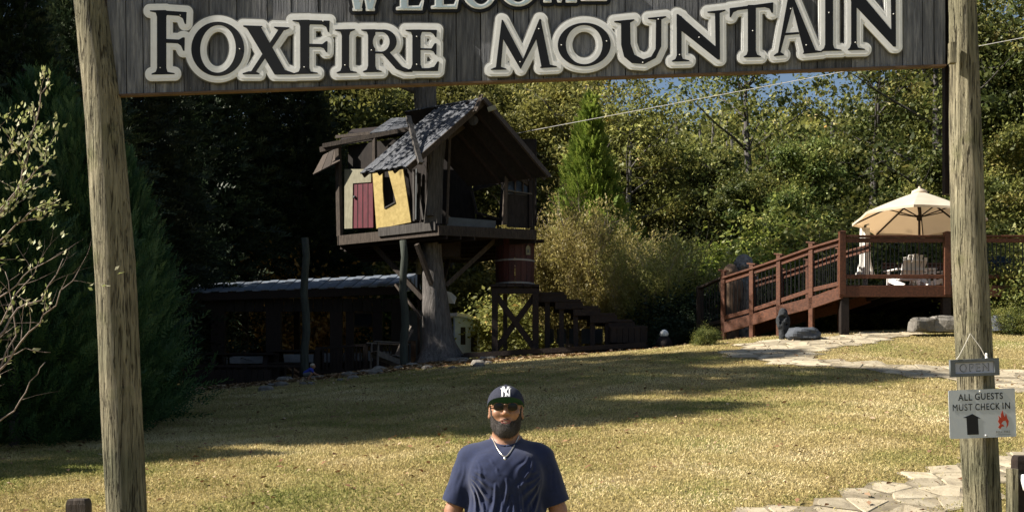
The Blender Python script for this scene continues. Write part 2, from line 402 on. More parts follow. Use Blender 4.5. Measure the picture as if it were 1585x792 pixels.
# ------------------------------------------------------------------ lawn grass and fallen leaves
def blades(n, x0, x1, y0, y1, h0, h1, w, seed, dens=None):
    rg = np.random.default_rng(seed)
    u = rg.random(n); Y = y0*(y1/y0)**u
    X = (rg.random(n)*2-1)*(.44*Y+.6); X = np.clip(X, x0, x1)
    ok = np.ones(n, bool)
    jn = rg.random(n) < .13
    for p in PATHS: ok &= ~in_poly(X, Y, p) | jn
    X = X[ok]; Y = Y[ok]; n = len(X); Z = gz(X, Y)
    a = rg.random(n)*2*np.pi; h = h0+(h1-h0)*rg.random(n); lean = rg.random(n)*1.1
    la = rg.random(n)*2*np.pi; ww = w*(.6+.8*rg.random(n))*(Y/11)**.6
    dx = np.cos(a)*ww/2; dy = np.sin(a)*ww/2
    hx = np.cos(la)*h*lean; hy = np.sin(la)*h*lean
    V = np.empty((n,4,3))
    V[:,0] = np.c_[X-dx, Y-dy, Z-.005]; V[:,1] = np.c_[X+dx, Y+dy, Z-.005]
    V[:,2] = np.c_[X+hx*.45+dx*.7, Y+hy*.45+dy*.7, Z+h*.6]; V[:,3] = np.c_[X+hx, Y+hy, Z+h*(1-.25*lean)]
    Fc = np.arange(n*4).reshape(n,4)
    pn = np.array([mn.noise(Vector((x*.5, y*.5, 3))) for x, y in zip(X[::40], Y[::40])]).repeat(40)[:n] if False else None
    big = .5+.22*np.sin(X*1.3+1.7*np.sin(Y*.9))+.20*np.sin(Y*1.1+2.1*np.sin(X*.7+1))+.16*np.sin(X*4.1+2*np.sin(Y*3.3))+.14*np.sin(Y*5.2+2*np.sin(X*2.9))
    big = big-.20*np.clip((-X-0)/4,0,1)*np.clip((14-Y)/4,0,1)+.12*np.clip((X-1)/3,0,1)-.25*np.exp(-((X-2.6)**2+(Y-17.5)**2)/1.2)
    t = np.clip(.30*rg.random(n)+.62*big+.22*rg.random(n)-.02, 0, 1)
    return V.reshape(-1,3), Fc, t.repeat(4)
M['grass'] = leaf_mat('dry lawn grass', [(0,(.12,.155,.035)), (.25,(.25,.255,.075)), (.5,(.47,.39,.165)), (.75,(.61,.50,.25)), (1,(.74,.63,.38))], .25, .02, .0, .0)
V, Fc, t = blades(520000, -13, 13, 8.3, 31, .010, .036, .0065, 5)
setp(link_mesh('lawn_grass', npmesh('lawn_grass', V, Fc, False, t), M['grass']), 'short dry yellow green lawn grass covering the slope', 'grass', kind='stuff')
# ------------------------------------------------------------------ 2-D shapes -> cut letters
def sdpoly(X, Y, poly):
    d = np.full(X.shape, 1e9); s = np.ones(X.shape); n = len(poly)
    for i in range(n):
        ax, ay = poly[i]; bx, by = poly[i-1]
        ex, ey = bx-ax, by-ay; wx, wy = X-ax, Y-ay
        t = np.clip((wx*ex+wy*ey)/(ex*ex+ey*ey+1e-12), 0, 1)
        d = np.minimum(d, (wx-ex*t)**2+(wy-ey*t)**2)
        c1 = Y >= ay; c2 = Y < by; c3 = ex*wy > ey*wx
        flip = (c1 & c2 & c3) | (~c1 & ~c2 & ~c3)
        s = np.where(flip, -s, s)
    return s*np.sqrt(d)
def sdell(X, Y, cx, cy, rx, ry, tilt=0):
    n = 72; a = np.linspace(0, 2*np.pi, n, endpoint=False); ct, st = math.cos(tilt), math.sin(tilt)
    x = rx*np.cos(a); y = ry*np.sin(a)
    return sdpoly(X, Y, list(zip(cx+x*ct-y*st, cy+x*st+y*ct)))
def contour(D, x0, y0, h, lev):
    """marching squares -> closed loops of (x,y)"""
    A = np.pad(D-lev, 2, constant_values=3.0); x0 -= 2*h; y0 -= 2*h; ny, nx = A.shape; ins = A < 0
    code = ins[:-1,:-1]*1+ins[:-1,1:]*2+ins[1:,1:]*4+ins[1:,:-1]*8
    yy, xx = np.nonzero((code > 0) & (code < 15))
    T = {1:[(3,0)],2:[(0,1)],3:[(3,1)],4:[(1,2)],5:[(3,2),(1,0)],6:[(0,2)],7:[(3,2)],8:[(2,3)],9:[(2,0)],10:[(0,3),(2,1)],11:[(2,1)],12:[(1,3)],13:[(1,0)],14:[(0,3)]}
    nxt = {}
    def key(e, y, x):
        return ((0,y,x),(1,y,x+1),(0,y+1,x),(1,y,x))[e]
    for y, x in zip(yy.tolist(), xx.tolist()):
        for a, b in T[int(code[y,x])]:
            nxt[key(a,y,x)] = key(b,y,x)
    def pt(k):
        t, y, x = k
        if t == 0: a, b = A[y,x], A[y,x+1]; f = a/(a-b); return (x0+(x+f)*h, y0+y*h)
        a, b = A[y,x], A[y+1,x]; f = a/(a-b); return (x0+x*h, y0+(y+f)*h)
    loops = []; seen = set()
    for k in list(nxt):
        if k in seen: continue
        L = []; c = k
        while c in nxt and c not in seen:
            seen.add(c); L.append(pt(c)); c = nxt[c]
        if len(L) > 8: loops.append(rdp(L, h*.13))
    return loops
def rdp(L, eps):
    L = L+[L[0]]; A = np.array(L); keep = np.zeros(len(L), bool); far = int(np.argmax(((A-A[0])**2).sum(1)))
    keep[[0, far, len(L)-1]] = True; st = [(0, far), (far, len(L)-1)]
    while st:
        a, b = st.pop()
        if b-a < 2: continue
        p, q = A[a], A[b]; d = q-p; n = math.hypot(*d)+1e-12
        dist = np.abs(d[0]*(A[a+1:b,1]-p[1])-d[1]*(A[a+1:b,0]-p[0]))/n
        k = int(np.argmax(dist))
        if dist[k] > eps: k += a+1; keep[k] = True; st += [(a,k),(k,b)]
    return [tuple(p) for p in A[keep][:-1]]
def curve_plate(name, loops, thick, bevel=0.0):
    """flat loops (u,v) -> solid plate mesh in u,v; front at w=thick"""
    cu = bpy.data.curves.new(name, 'CURVE'); cu.dimensions = '2D'; cu.fill_mode = 'BOTH'; cu.extrude = thick/2; cu.bevel_depth = bevel; cu.bevel_resolution = 1
    for L in loops:
        s = cu.splines.new('POLY'); s.points.add(len(L)-1); s.use_cyclic_u = True
        for i, (a, b) in enumerate(L): s.points[i].co = (a, b, 0, 1)
    return curve_to_mesh(name, cu)
def curve_to_mesh(name, cu):
    o = bpy.data.objects.new('tmp', cu); COL.objects.link(o)
    bpy.context.view_layer.update()
    me = bpy.data.meshes.new_from_object(o.evaluated_get(bpy.context.evaluated_depsgraph_get()))
    me.name = name; bpy.data.objects.remove(o); me.materials.clear()
    return me
def stand_up(me, o, xa, ya, za):
    """local x,y,z of a flat mesh -> world axes"""
    n = len(me.vertices); c = np.empty(n*3, np.float32); me.vertices.foreach_get('co', c); c = c.reshape(-1,3)
    R = np.array([tuple(xa), tuple(ya), tuple(za)])
    c = c@R+np.array(tuple(o)); me.vertices.foreach_set('co', c.astype(np.float32).ravel()); me.update()
    return me
def text_plate(name, txt, size, thick=.002, offset=0.0, align='CENTER', space=1.0):
    cu = bpy.data.curves.new(name, 'FONT'); cu.body = txt; cu.size = size; cu.extrude = thick/2; cu.offset = offset; cu.align_x = align; cu.align_y = 'CENTER'; cu.space_character = space
    return curve_to_mesh(name, cu)
XA, YA, ZA = Vector((1,0,0)), Vector((0,1,0)), Vector((0,0,1))

# ------------------------------------------------------------------ gateway: two poles and the hanging board
def pole(name, cl, Y, label, seed, zbot):
    rg = random.Random(seed); ring = 28; pts = []; 
    ys_ = np.linspace(cl[0][0], cl[-1][0], 90)
    V = []; 
    for y in ys_:
        c = np.interp(y, [k[0] for k in cl], [k[1] for k in cl]); w = np.interp(y, [k[0] for k in cl], [k[2] for k in cl])
        p = P(c, y, Y); r = w/2/F*Y
        for j in range(ring):
            a = 2*math.pi*j/ring
            q = Vector((math.cos(a), math.sin(a), 0))
            rr = r*(1+.06*mn.noise(Vector((q.x*2.2+seed, q.y*2.2, p.z*.9)))+.045*mn.noise(Vector((q.x*9, q.y*9+seed, p.z*1.1)))+.02*mn.noise(Vector((q.x*3, q.y*3+seed, p.z*6))))
            V.append(p+q*rr)
    n = len(ys_)
    mb = MB(); mb.add(V, [(i*ring+j, (i+1)*ring+j, (i+1)*ring+(j+1)%ring, i*ring+(j+1)%ring) for i in range(n-1) for j in range(ring)]+[tuple(range(ring)), tuple(range(n*ring-1, (n-1)*ring-1, -1))])
    loc = P(cl[-1][1], cl[-1][0], Y)
    t = thing(name, (loc.x, Y, gz1(loc.x, Y)), label, 'pole')
    mb.build('log', M['post_wood'], t, True)
    return t
GY0 = 8.4
lp = pole('gate_pole', [(-230,124,48),(0,140,50),(150,158,56),(400,177,61),(792,196,61),(915,201,62)], GY0, 'tall weathered log pole holding up the left end of the welcome board', 3, 0)
# end grain blocks between pole and board
mb = MB(); s = GY0/F
def pbox(x0, y0, x1, y1, Yf, dep):
    a = P(x0, y0, Yf); b = P(x1, y1, Yf)
    return ((a.x+b.x)/2, Yf+dep/2, (a.z+b.z)/2), (abs(a.x-b.x), dep, abs(a.z-b.z))
mb = MB(); mb.box(*pbox(150,-180,163.5,117,8.37,.09)); mb.build('filler_board', M['old_wood'], lp)
mb = MB(); mb.box(*pbox(152,119,164,146,8.36,.10)); mb.build('spacer_block', M['post_wood'], lp)
rp = pole('gate_pole', [(-230,1478,38),(0,1489,41),(200,1494,48),(400,1500,53),(792,1521,56),(915,1524,57)], GY0, 'tall weathered log pole with two small signs hung on it', 9, 0)
mb = MB(); mb.box(*pbox(1463,-180,1478,300,8.50,.06)); mb.build('backing_board', M['dark_wood'], rp)
mb = MB(); mb.box(*pbox(1471,65,1481,97,8.26,.05)); mb.build('nailed_block', M['post_wood'], rp)

SB = thing('welcome_sign_board', P(812, 135, GY0), 'long grey plank sign board reading WELCOME and FOXFIRE MOUNTAIN in white outlined letters', 'sign')
joints = [163,196,222,241,285,325,368,415,452,494,537,581,622,665,707,745,771,796,820,841,884,924,968,1011,1044,1081,1110,1139,1180,1204,1241,1265,1318,1353,1397,1428,1446,1464]
def by(x): return 147-45.5*(x-165)/1300+ (1.5 if x<300 else 0)
rg = random.Random(11)
for i in range(len(joints)-1):
    x0, x1 = joints[i]+.7, joints[i+1]-.7; d = rg.uniform(-.006,.006); Yf = GY0+d
    sh = -.012*260
    pts = [P(x0, by(x0), Yf), P(x1, by(x1), Yf), P(x1+sh*(1.2 if x1<900 else .4), -175, Yf), P(x0+sh*(1.2 if x0<900 else .4), -175, Yf)]
    mb = MB(); mb.prism(pts, (0,-1,0), .028); mb.build('plank', M['sign_wood'], SB)
mb = MB(); a = P(165, by(165)+1.5, GY0); b = P(1464, by(1464)+1.5, GY0)
mb.prism([a+Vector((0,-.012,0)), b+Vector((0,-.012,0)), b+Vector((0,-.012,.013)), a+Vector((0,-.012,.013))], (0,-1,0), .05)
mb.build('bottom_rail', M['trim'], SB)
mb = MB()
for yy in (120, 20, -100, -165):
    mb.beam(P(165, yy-8, GY0+.05)+Vector((0,0,.0)), P(1463, yy-45, GY0+.05), .04, .09)
mb.build('back_rail', M['old_wood'], SB)

mb = MB(); pts = [P(164, by(164)-1, GY0+.034), P(1463, by(1463)-1, GY0+.034), P(1460, -172, GY0+.034), P(161, -172, GY0+.034)]; mb.prism(pts, (0,-1,0), .008); mb.build('gap_dark_sheet', M['dark_wood'], SB)  # dark sheet added behind the planks, keeps sky out of the gaps
PL = {}
def stem(x0, x1, yt, yb, s=10, sb=None, top=True, bot=True, lt=None, rt=None, lb=None, rb=None):
    """vertical stem with bracketed serifs; baseline and top slope follow the board"""
    o = []
    k = 2.2; br = 6
    poly = []
    lt = s if lt is None else lt; rt = s if rt is None else rt; lb = s if lb is None else lb; rb = s if rb is None else rb
    sl = -.035
    if top: poly += [(x0-lt, yt-sl*lt), (x1+rt, yt+sl*rt), (x1+rt, yt+1.6+sl*rt), (x1+2, yt+4), (x1, yt+br+4)]
    else: poly += [(x0, yt), (x1, yt)]
    if bot: poly += [(x1, yb-br-4), (x1+2, yb-4), (x1+rb, yb-1.6+sl*rb), (x1+rb, yb+sl*rb), (x0-lb, yb-sl*lb), (x0-lb, yb-1.6-sl*lb), (x0-2, yb-4), (x0, yb-br-4)]
    else: poly += [(x1, yb), (x0, yb)]
    if top: poly += [(x0, yt+br+4), (x0-2, yt+4), (x0-lt, yt+1.6-sl*lt)]
    return poly
def quad(*p): return list(p)
# every glyph: (add polygons, subtract polygons) in board pixels
G1 = [
 ('F', [stem(243,257.3,16,115.5,10,lt=11,rt=0,lb=8.5,rb=13), [(243,16),(288.8,19),(288,37.5),(286,37.5),(283,29),(277,25),(257,23.5)], [(256,60.6),(277,61.5),(283,58),(286,58.5),(285.5,79),(283.5,79),(280,71),(275,67.5),(256,66.5)]], []),
 ('O', [('e',337,76,41,42,0)], [('e',337.3,76,27.6,36.8,.06)]),
 ('X', [[(380,40.5),(403,41),(445,115.5),(425,115.5)], [(376.5,39.5),(406,40.5),(406,42),(400,44),(390,47),(376.5,41.5)], [(425,115.7),(424,114),(431,111),(440,108),(457,114),(457,115.8)], [(432.5,44),(441.5,44),(395,113),(387,113)], [(424,41.6),(448,42.6),(448,44.2),(441.5,47),(432,47),(424,43.2)], [(375.5,115.3),(375.5,113.6),(385,110.5),(395,110.5),(401.5,113.8),(401.5,115.3)]], []),
 ('F', [stem(464.6,478.8,31,114.8,10,lt=12,rt=0,lb=9.5,rb=13), [(464,31),(510.3,32.3),(509.5,50),(507.5,50),(505,42),(499,38.5),(478,38)], [(478,68),(499,68.5),(504.5,64),(507,64),(506.5,81),(504.5,81),(501,75),(496,73.3),(478,73)]], []),
 ('I', [stem(529,540.4,45.5,113.6,10,lt=10.5,rt=9,lb=8,rb=12)], []),
 ('R', [stem(569.7,581,45.5,112,10,lt=10.5,rt=0,lb=8,rb=10), ('e',594,64.7,20,18.8,0), quad((575,45.8),(596,46.2),(596,83.2),(575,83.2)), [(590,81),(602,80),(622,103),(638.5,110),(638.5,111.8),(626,112),(613,107)]], [quad((581,49.8),(590,49.8),(590,80),(581,80)), ('e',590,65,13,15.2,0)]),
 ('E', [stem(638.2,651,46,110,10,lt=10.5,rt=0,lb=8,rb=0), [(640,46),(676.3,46.6),(675.5,58),(673.8,58),(671,52.8),(666,50),(650,49.6)], [(650,74.8),(668,75.2),(673,67),(675.8,67.5),(675.5,85),(673.5,85),(671,80),(666,77.8),(650,77.6)], [(640,110.4),(641,106),(664,105.6),(672,103.5),(677.5,95),(679.6,95.5),(678,110.2)]], [])]
G2 = [
 ('M', [[(767,108.5),(776.5,31),(779,60),(775,108.3)], [(776.3,30.6),(778.5,31.5),(809.5,91),(805.8,107.5),(779,61)], [(804.5,104),(835,29.6),(838,31),(836,50),(806,107)], [(835,29.6),(836.8,29.6),(852,104.4),(838.3,105),(829.5,58)], [(759.7,108.5),(759.7,107.2),(766,104.5),(776,104),(784,106.6),(784,108)], [(836,105.6),(836,104),(842,101),(852,100.5),(862,102.7),(862,104.4)]], []),
 ('O', [('e',904.3,69.4,41,33.8,-.05)], [('e',904.2,69.4,28.3,30.2,-.02)]),
 ('U', [[(961.3,33),(975.3,32),(976,68),(982,85),(996,92),(1008,88),(1014.8,76),(1015.5,27.5),(1023.7,26.5),(1023.5,72),(1015,90),(997,99.5),(978,98),(966,88),(961.5,70)], [(950.7,33),(982,30),(982,31.8),(975.3,35.5),(961,36.5),(950.7,34.8)], [(1003,28),(1031,25.2),(1031,27),(1023.7,30.5),(1015,31),(1003,29.8)]], []),
 ('N', [stem(1047.5,1055,25,95.5,8,top=False,lb=7.5,rb=12), [(1047.3,22),(1050,22.3),(1108.5,73),(1114.5,92.5),(1111,92.5),(1047.3,42)], [(1106.8,17.5),(1114,17),(1114.5,92.5),(1107.8,88)], [(1095,18.3),(1123,15.2),(1123,17),(1114,20.5),(1106.5,21),(1095,20)]], []),
 ('T', [stem(1157.6,1170,8,89,10,top=False,lb=6.5,rb=8), [(1129.5,13),(1197,4),(1196.5,20),(1194.5,20.5),(1191,13.5),(1184,11.5),(1170,12.5),(1157,14.3),(1142,16.2),(1135,19.5),(1131.5,27),(1129.5,27)]], []),
 ('A', [[(1221,-11),(1224,-11),(1229,2),(1207,85.5),(1203.5,86)], [(1221.5,-11),(1225.5,-11),(1263,80),(1245,83)], [(1214,51.5),(1236,49.8),(1237,53),(1213,55.2)], [(1198,87.3),(1198,85.8),(1203,82),(1209,81.5),(1213.5,84.2),(1213.5,86)], [(1243,83.8),(1243,82),(1250,79),(1262,78),(1273,79.5),(1273,81)]], []),
 ('I', [stem(1277.3,1289.5,-14,79.3,8,lb=6,rb=13,lt=8,rt=8)], []),
 ('N', [stem(1317.5,1326,-18,78,8,top=False,lb=5,rb=13), [(1317,-22),(1322,-22),(1380,47),(1387,72.5),(1383,72.5),(1317,2)], [(1378.5,-28),(1386.4,-28.5),(1386.8,72.5),(1380,66)], [(1366,-26.5),(1396,-30.5),(1396,-29),(1386.4,-25),(1378,-24.5),(1366,-25)]], [])]
def rast(G, x0, y0, x1, y1, h):
    X, Y = np.meshgrid(np.arange(x0, x1, h), np.arange(y0, y1, h)); out = []
    def one(s): return sdell(X, Y, *s[1:]) if s[0] == 'e' else sdpoly(X, Y, s)
    for nm, add, sub in G:
        D = np.minimum.reduce([one(s) for s in add])
        for s_ in sub: D = np.maximum(D, -one(s_))
        out.append(D)
    return out
def px_loops(L, Yp): s = Yp/F; return [[((x-792.5)*s, (HY-y)*s) for x, y in l] for l in L]
def plate(D, box, h, lev, name, mat, Yfront, thick, bevel=0):
    L = contour(D, box[0], box[1], h, lev)
    if not L: return None
    me = curve_plate(name, px_loops(L, Yfront), thick, bevel)
    stand_up(me, Vector((0, Yfront+thick/2, CZ))-WL[SB.name], XA, ZA, -YA)
    return link_mesh(name, me, mat, SB)
for G, box in ((G1, (210,-6,706,145)), (G2, (740,-60,1422,135))):
    h = .75
    D = rast(G, *box, h); U = np.minimum.reduce(D)
    plate(U, box, h, 11.9, 'letter_backing', M['letter_grey'], GY0-.020, .012)
    plate(U, box, h, 10.0, 'letter_outline', M['letter_white'], GY0-.029, .009)
    plate(U, box, h, 6.6, 'letter_border', M['letter_white'], GY0-.0315, .0015, .0)
    for d, g in zip(D, G): plate(d, box, h, 0.0, 'letter', M['letter_black'], GY0-.0335, .002)
# WELCOME, most of it above the frame
def unit(nm, x, y, w, hh):
    def q(l): return [(x+a*w, y-b*hh) for a, b in l]
    D = {'W': ([q([(-.02,1),(.22,1),(.36,.25),(.5,.8),(.64,.25),(.80,1),(1.02,1),(1.02,.95),(.96,.93),(.72,0),(.56,0),(.47,.55),(.36,0),(.20,0),(.04,.93),(-.02,.95)]), q([(.16,0),(.40,0),(.40,.05),(.16,.05)]), q([(.54,0),(.76,0),(.76,.05),(.54,.05)])], []),
         'E': ([q([(0,0),(.92,0),(.98,.28),(.93,.28),(.84,.1),(.40,.09),(.40,.47),(.68,.47),(.75,.36),(.79,.36),(.79,.66),(.75,.66),(.68,.55),(.40,.55),(.40,.92),(.82,.92),(.90,.76),(.94,.76),(.93,1),(0,1),(0,.95),(.14,.92),(.14,.08),(0,.05)])], []),
         'L': ([q([(0,0),(.92,0),(.98,.30),(.93,.30),(.84,.1),(.42,.09),(.42,.92),(.56,.95),(.56,1),(0,1),(0,.95),(.14,.92),(.14,.08),(0,.05)])], []),
         'O': ([('e', x+w*.5, y-hh*.5, w*.52, hh*.53, 0)], [('e', x+w*.5, y-hh*.5, w*.30, hh*.44, 0)]),
         'C': ([('e', x+w*.5, y-hh*.5, w*.52, hh*.53, 0)], [('e', x+w*.55, y-hh*.5, w*.32, hh*.43, 0), q([(.62,.30),(1.2,.22),(1.2,.78),(.62,.72)])]),
         'M': ([q([(0,0),(.22,0),(.22,.05),(.16,.08),(.22,.72),(.46,0),(.54,0),(.78,.72),(.80,.08),(.72,.05),(.72,0),(1.04,0),(1.04,.05),(.97,.08),(.90,.93),(.98,.95),(.98,1),(.76,1),(.52,.3),(.26,1),(.04,1),(.04,.95),(.11,.93),(.07,.08),(0,.05)])], [])}
    return (nm, *D[nm])
WX = [('W',538,16,54,48),('E',614,14.8,42,48),('L',668,12.8,42,48),('C',718,11.5,48,48),('O',776,7.5,52,48),('M',842,3,48,48),('E',900,.5,42,48)]
GW = [unit(*w) for w in WX]; box = (515,-66,965,36); h = .75
D = rast(GW, *box, h); U = np.minimum.reduce(D)
plate(U, box, h, 6.5, 'letter_backing', M['letter_black'], GY0-.020, .012)
for d in D:
    plate(d, box, h, 1.2, 'letter_outline', M['letter_white'], GY0-.028, .007)
    plate(d, box, h, -1.1, 'letter', M['pale_blue'], GY0-.031, .002)

mb = MB(); rg = random.Random(2)
for x, y in [(279,24),(371,76),(500,33),(534,101),(575,78),(645,57),(645,100),(834,45),(869,70),(939,64),(995,97),(1082,58),(1165,48),(1224,14),(1248,70),(1283,20),(1324,66),(1383,22),(248,105),(471,104),(805,96),(1019,30),(1052,85)]:
    mb.lathe(P(x, y, GY0-.0345), [(.0045,0),(.0045,.002),(.002,.004)], 6, -YA)
setp(mb.build('screws', M['sign_pale'] if 'sign_pale' in M else M['white'], SB), kind='stuff')
mb = MB()
for i in range(len(joints)-1):
    for yy in (rg.uniform(-2,2)+by(joints[i])-9,):
        for f in (.25,.75):
            x = joints[i]+(joints[i+1]-joints[i])*f; mb.lathe(P(x, yy, GY0-.001), [(.004,0),(.004,.0025)], 6, -YA)
setp(mb.build('nail_heads', M['letter_grey'], SB), kind='stuff')
# small signs on the right pole
def flat_sign(loops, mat, name, parent, o, xa, ya, na, thick, bevel=0):
    me = curve_plate(name, loops, thick, bevel); stand_up(me, Vector(o)-WL[parent.name], xa, ya, na); return link_mesh(name, me, mat, parent)
def place_text(txt, size, mat, parent, o, xa, ya, na, thick=.001, offset=0, name='lettering', space=1.0):
    me = text_plate(name, txt, size, thick, offset, space=space); stand_up(me, Vector(o)-WL[parent.name], xa, ya, na); return link_mesh(name, me, mat, parent)
YS = 8.20; k = YS/F
def fit_text(txt, wpx, hpx, *a, **kw):
    o = place_text(txt, .1, *a, **kw); return o
def place_fit(txt, wpx, hpx, mat, parent, o, xa, ya, na, thick=.001, offset=0.0, name='lettering', space=1.0):
    me = text_plate(name, txt, 1.0, thick, 0.0, space=space)
    me = text_plate(name, txt, hpx*k/.72, thick, offset, space=space)
    n = len(me.vertices); c = np.empty(n*3, np.float32); me.vertices.foreach_get('co', c); c = c.reshape(-1,3)
    mid = (c.max(0)+c.min(0))/2; sz = c.max(0)-c.min(0); c[:,0] = (c[:,0]-mid[0])*wpx*k/sz[0]; c[:,1] = (c[:,1]-mid[1])*hpx*k/sz[1]
    me.vertices.foreach_set('co', c.ravel()); stand_up(me, Vector(o)-WL[parent.name], xa, ya, na); return link_mesh(name, me, mat, parent)
M['sign_panel'] = flat_mat('pale grey aluminium sign', (.50,.53,.55), .45, 0, .06, 3)
M['sign_pale'] = flat_mat('lighter sign patch', (.60,.62,.63), .4, 0, .04)
M['ink'] = flat_mat('dark print', (.012,.012,.014), .5)
M['flame'] = flat_mat('red print', (.42,.05,.02), .5)
M['slate'] = flat_mat('dark grey frame', (.10,.11,.115), .7, 0, .2)
M['rope'] = flat_mat('pale twine', (.5,.47,.4), .9)
c = P(1520.5, 639.5, YS); GS = thing('guest_sign', c, 'pale sheet metal sign with upward arrow reading ALL GUESTS MUST CHECK IN', 'sign')
rot = math.radians(2.0); xa = Vector((math.cos(rot), .05, math.sin(rot))).normalized(); ya = Vector((-math.sin(rot), 0, math.cos(rot))); na = xa.cross(ya)
w2, h2 = 52.5*k, 37.5*k
def rrect(a, b, r, n=4):
    out = []
    for cx, cy, s0 in ((a-r,b-r,0),(-a+r,b-r,90),(-a+r,-b+r,180),(a-r,-b+r,270)):
        for i in range(n+1):
            t = math.radians(s0+90*i/n); out.append((cx+r*math.cos(t), cy+r*math.sin(t)))
    return out
flat_sign([rrect(w2, h2, .012)], M['sign_panel'], 'sign_panel', GS, c, xa, ya, na, .004)
def so_(u, v, n=.0): return c+xa*(u*k)+ya*(v*k)+na*n
for w_, u_, v_, l_ in (('ALL',-26.5,26,22),('GUESTS',11,26.5,44),('MUST',-31,10.5,31),('CHECK',8.5,10.5,39),('IN',38,11,12)):
    place_fit(w_, l_, 10.2, M['ink'], GS, so_(u_,v_,.003), xa, ya, na, .001, .0 if w_ == 'MUST' else .0007, space=1.15)
flat_sign([[(x*k, y*k) for x, y in [(-25,-32),(-7,-32),(-7.5,-7),(-3,-7.5),(-16,0),(-31,-5.5),(-25.5,-6)]]], M['ink'], 'arrow', GS, so_(0,0,.003), xa, ya, na, .001)
fl = [(24,-22),(27,-18),(24,-13),(26,-9),(25,-4),(29,-8),(29,-2),(32,4),(33,-2),(35,-7),(37,-1),(39,-9),(41,-13),(40,-19),(37,-24),(38,-17),(36,-12),(32,-13),(29,-17),(32,-18),(34,-21),(30,-21),(27,-25)]
flat_sign([[(x*k, y*k) for x, y in fl]], M['flame'], 'flame_emblem', GS, so_(0,0,.003), xa, ya, na, .001)
place_text('FOX', 5.0*k, M['letter_grey'], GS, so_(25.5,-29.5,.003), xa, ya, na, .001, .0002, space=1.15)
place_text('FIRE', 5.0*k, M['letter_grey'], GS, so_(37.5,-29.5,.003), xa, ya, na, .001, .0002, space=1.15)
flat_sign([[(20*k,-34*k),(43*k,-34*k),(43*k,-33.4*k),(20*k,-33.4*k)]], M['letter_grey'], 'underline', GS, so_(0,0,.003), xa, ya, na, .001)
flat_sign([[(x*k, y*k) for x, y in [(31,37),(47,37),(52,31),(52,13)]]], M['sign_pale'], 'corner_patch', GS, so_(0,0,.0025), xa, ya, na, .0008)  # paler patch over the top right corner of the panel
mb = MB()
for u, v in ((-3,34.5),(4,-34)): mb.lathe(so_(u, v, .0), [(.006,0),(.006,.005),(.003,.007)], 8, na)
mb.build('screw', M['white'], GS)
c = P(1508, 568.5, YS); OS = thing('open_sign', c, 'small dark framed OPEN sign hung by twine on the right pole', 'sign')
rot = math.radians(2.5); xa = Vector((math.cos(rot), .03, math.sin(rot))).normalized(); ya = Vector((-math.sin(rot), 0, math.cos(rot))); na = xa.cross(ya)
w2, h2 = 38*k, 13*k
fw = 7*k
flat_sign([[(-w2,-h2),(w2,-h2),(w2,h2),(-w2,h2)], [(-w2+fw,-h2+fw*.6),(-w2+fw,h2-fw*.6),(w2-fw,h2-fw*.6),(w2-fw,-h2+fw*.6)]], M['slate'], 'frame', OS, c, xa, ya, na, .02, .002)
M['open_face'] = flat_mat('pale lilac sign face', (.44,.45,.52), .5, 0, .05)
flat_sign([[(-w2+fw*.9,-h2+fw*.5),(w2-fw*.9,-h2+fw*.5),(w2-fw*.9,h2-fw*.5),(-w2+fw*.9,h2-fw*.5)]], M['open_face'], 'panel', OS, c-na*.003, xa, ya, na, .006)
def sub(u, v, n): return c+xa*(u*k)+ya*(v*k)+na*n
place_fit('OPEN', 46, 12.5, M['slate'], OS, sub(0,0,.0015), xa, ya, na, .001, .0012, space=1.25)
place_fit('OPEN', 43.5, 10.4, M['open_face'], OS, sub(0,0,.0027), xa, ya, na, .001, -.0008, 'letter_face', space=1.25)
mb = MB(); nail = P(1502, 516, YS+.02)
mb.tube([sub(-27,12,.0), sub(-14,33,-.005), nail], .003, 5); mb.tube([nail, sub(12,30,-.005), sub(20,12,0)], .003, 5)
mb.tube([sub(-26,12,.008), sub(-29,14,.012), sub(-24,18,.01)], .0035, 5)
mb.build('twine', M['rope'], OS)
mb = MB(); mb.lathe(sub(20,12,0), [(.008,0),(.011,.010),(.007,.022),(.010,.030),(.006,.042)], 8, ya); mb.build('bead', M['white'], OS)

# short posts in the bottom corners
def short_post(px, pyt, w, Y, label, latch):
    t0 = P(px, pyt, Y); g = gz1(t0.x, Y)
    t = thing('short_post', (t0.x, Y, g), label, 'post')
    s = w/F*Y; mb = MB()
    prof = [(-.5,-.5),(.5,-.5),(.5,.5),(-.5,.5)]
    H = t0.z
    vs = []
    for z, f in ((g-.2,1),(H-.03,1),(H-.008,.92),(H,.78)):
        for a, b in prof: vs.append(Vector((t0.x+a*s*f, Y+b*s*f, z)))
    mb.add(vs, [(3,2,1,0)]+[(i*4+j, i*4+(j+1)%4, (i+1)*4+(j+1)%4, (i+1)*4+j) for i in range(3) for j in range(4)]+[(12,13,14,15)])
    mb.build('timber', M['old_wood'] if not latch else M['dark_wood'], t)
    if latch:
        mb = MB(); mb.box((t0.x-s*.5-.018, Y-.01, (H+g)/2-.03), (.036, s*.95, H-g-.1)); mb.build('edge_board', M['post_wood'], t)
        mb = MB(); a = P(px+6, 748, Y-s/2-.02); mb.tube([a+Vector((-.02,0,.05)), a+Vector((-.03,-.02,.02)), a+Vector((-.02,-.02,-.03)), a+Vector((.03,-.02,-.05))], .012, 8); mb.build('latch', M['white'], t, True)
        mb = MB(); mb.box((a.x-.01, Y-s/2-.005, a.z+.05), (.06,.012,.05)); mb.build('hinge_plate', M['black_metal'], t)
short_post(122, 771, 30, 6.6, 'short squared grey post top at the foot of the left gate pole', False)
short_post(1583, 704, 26, 7.4, 'short dark post with a pale edge board and white latch beside the right pole', True)
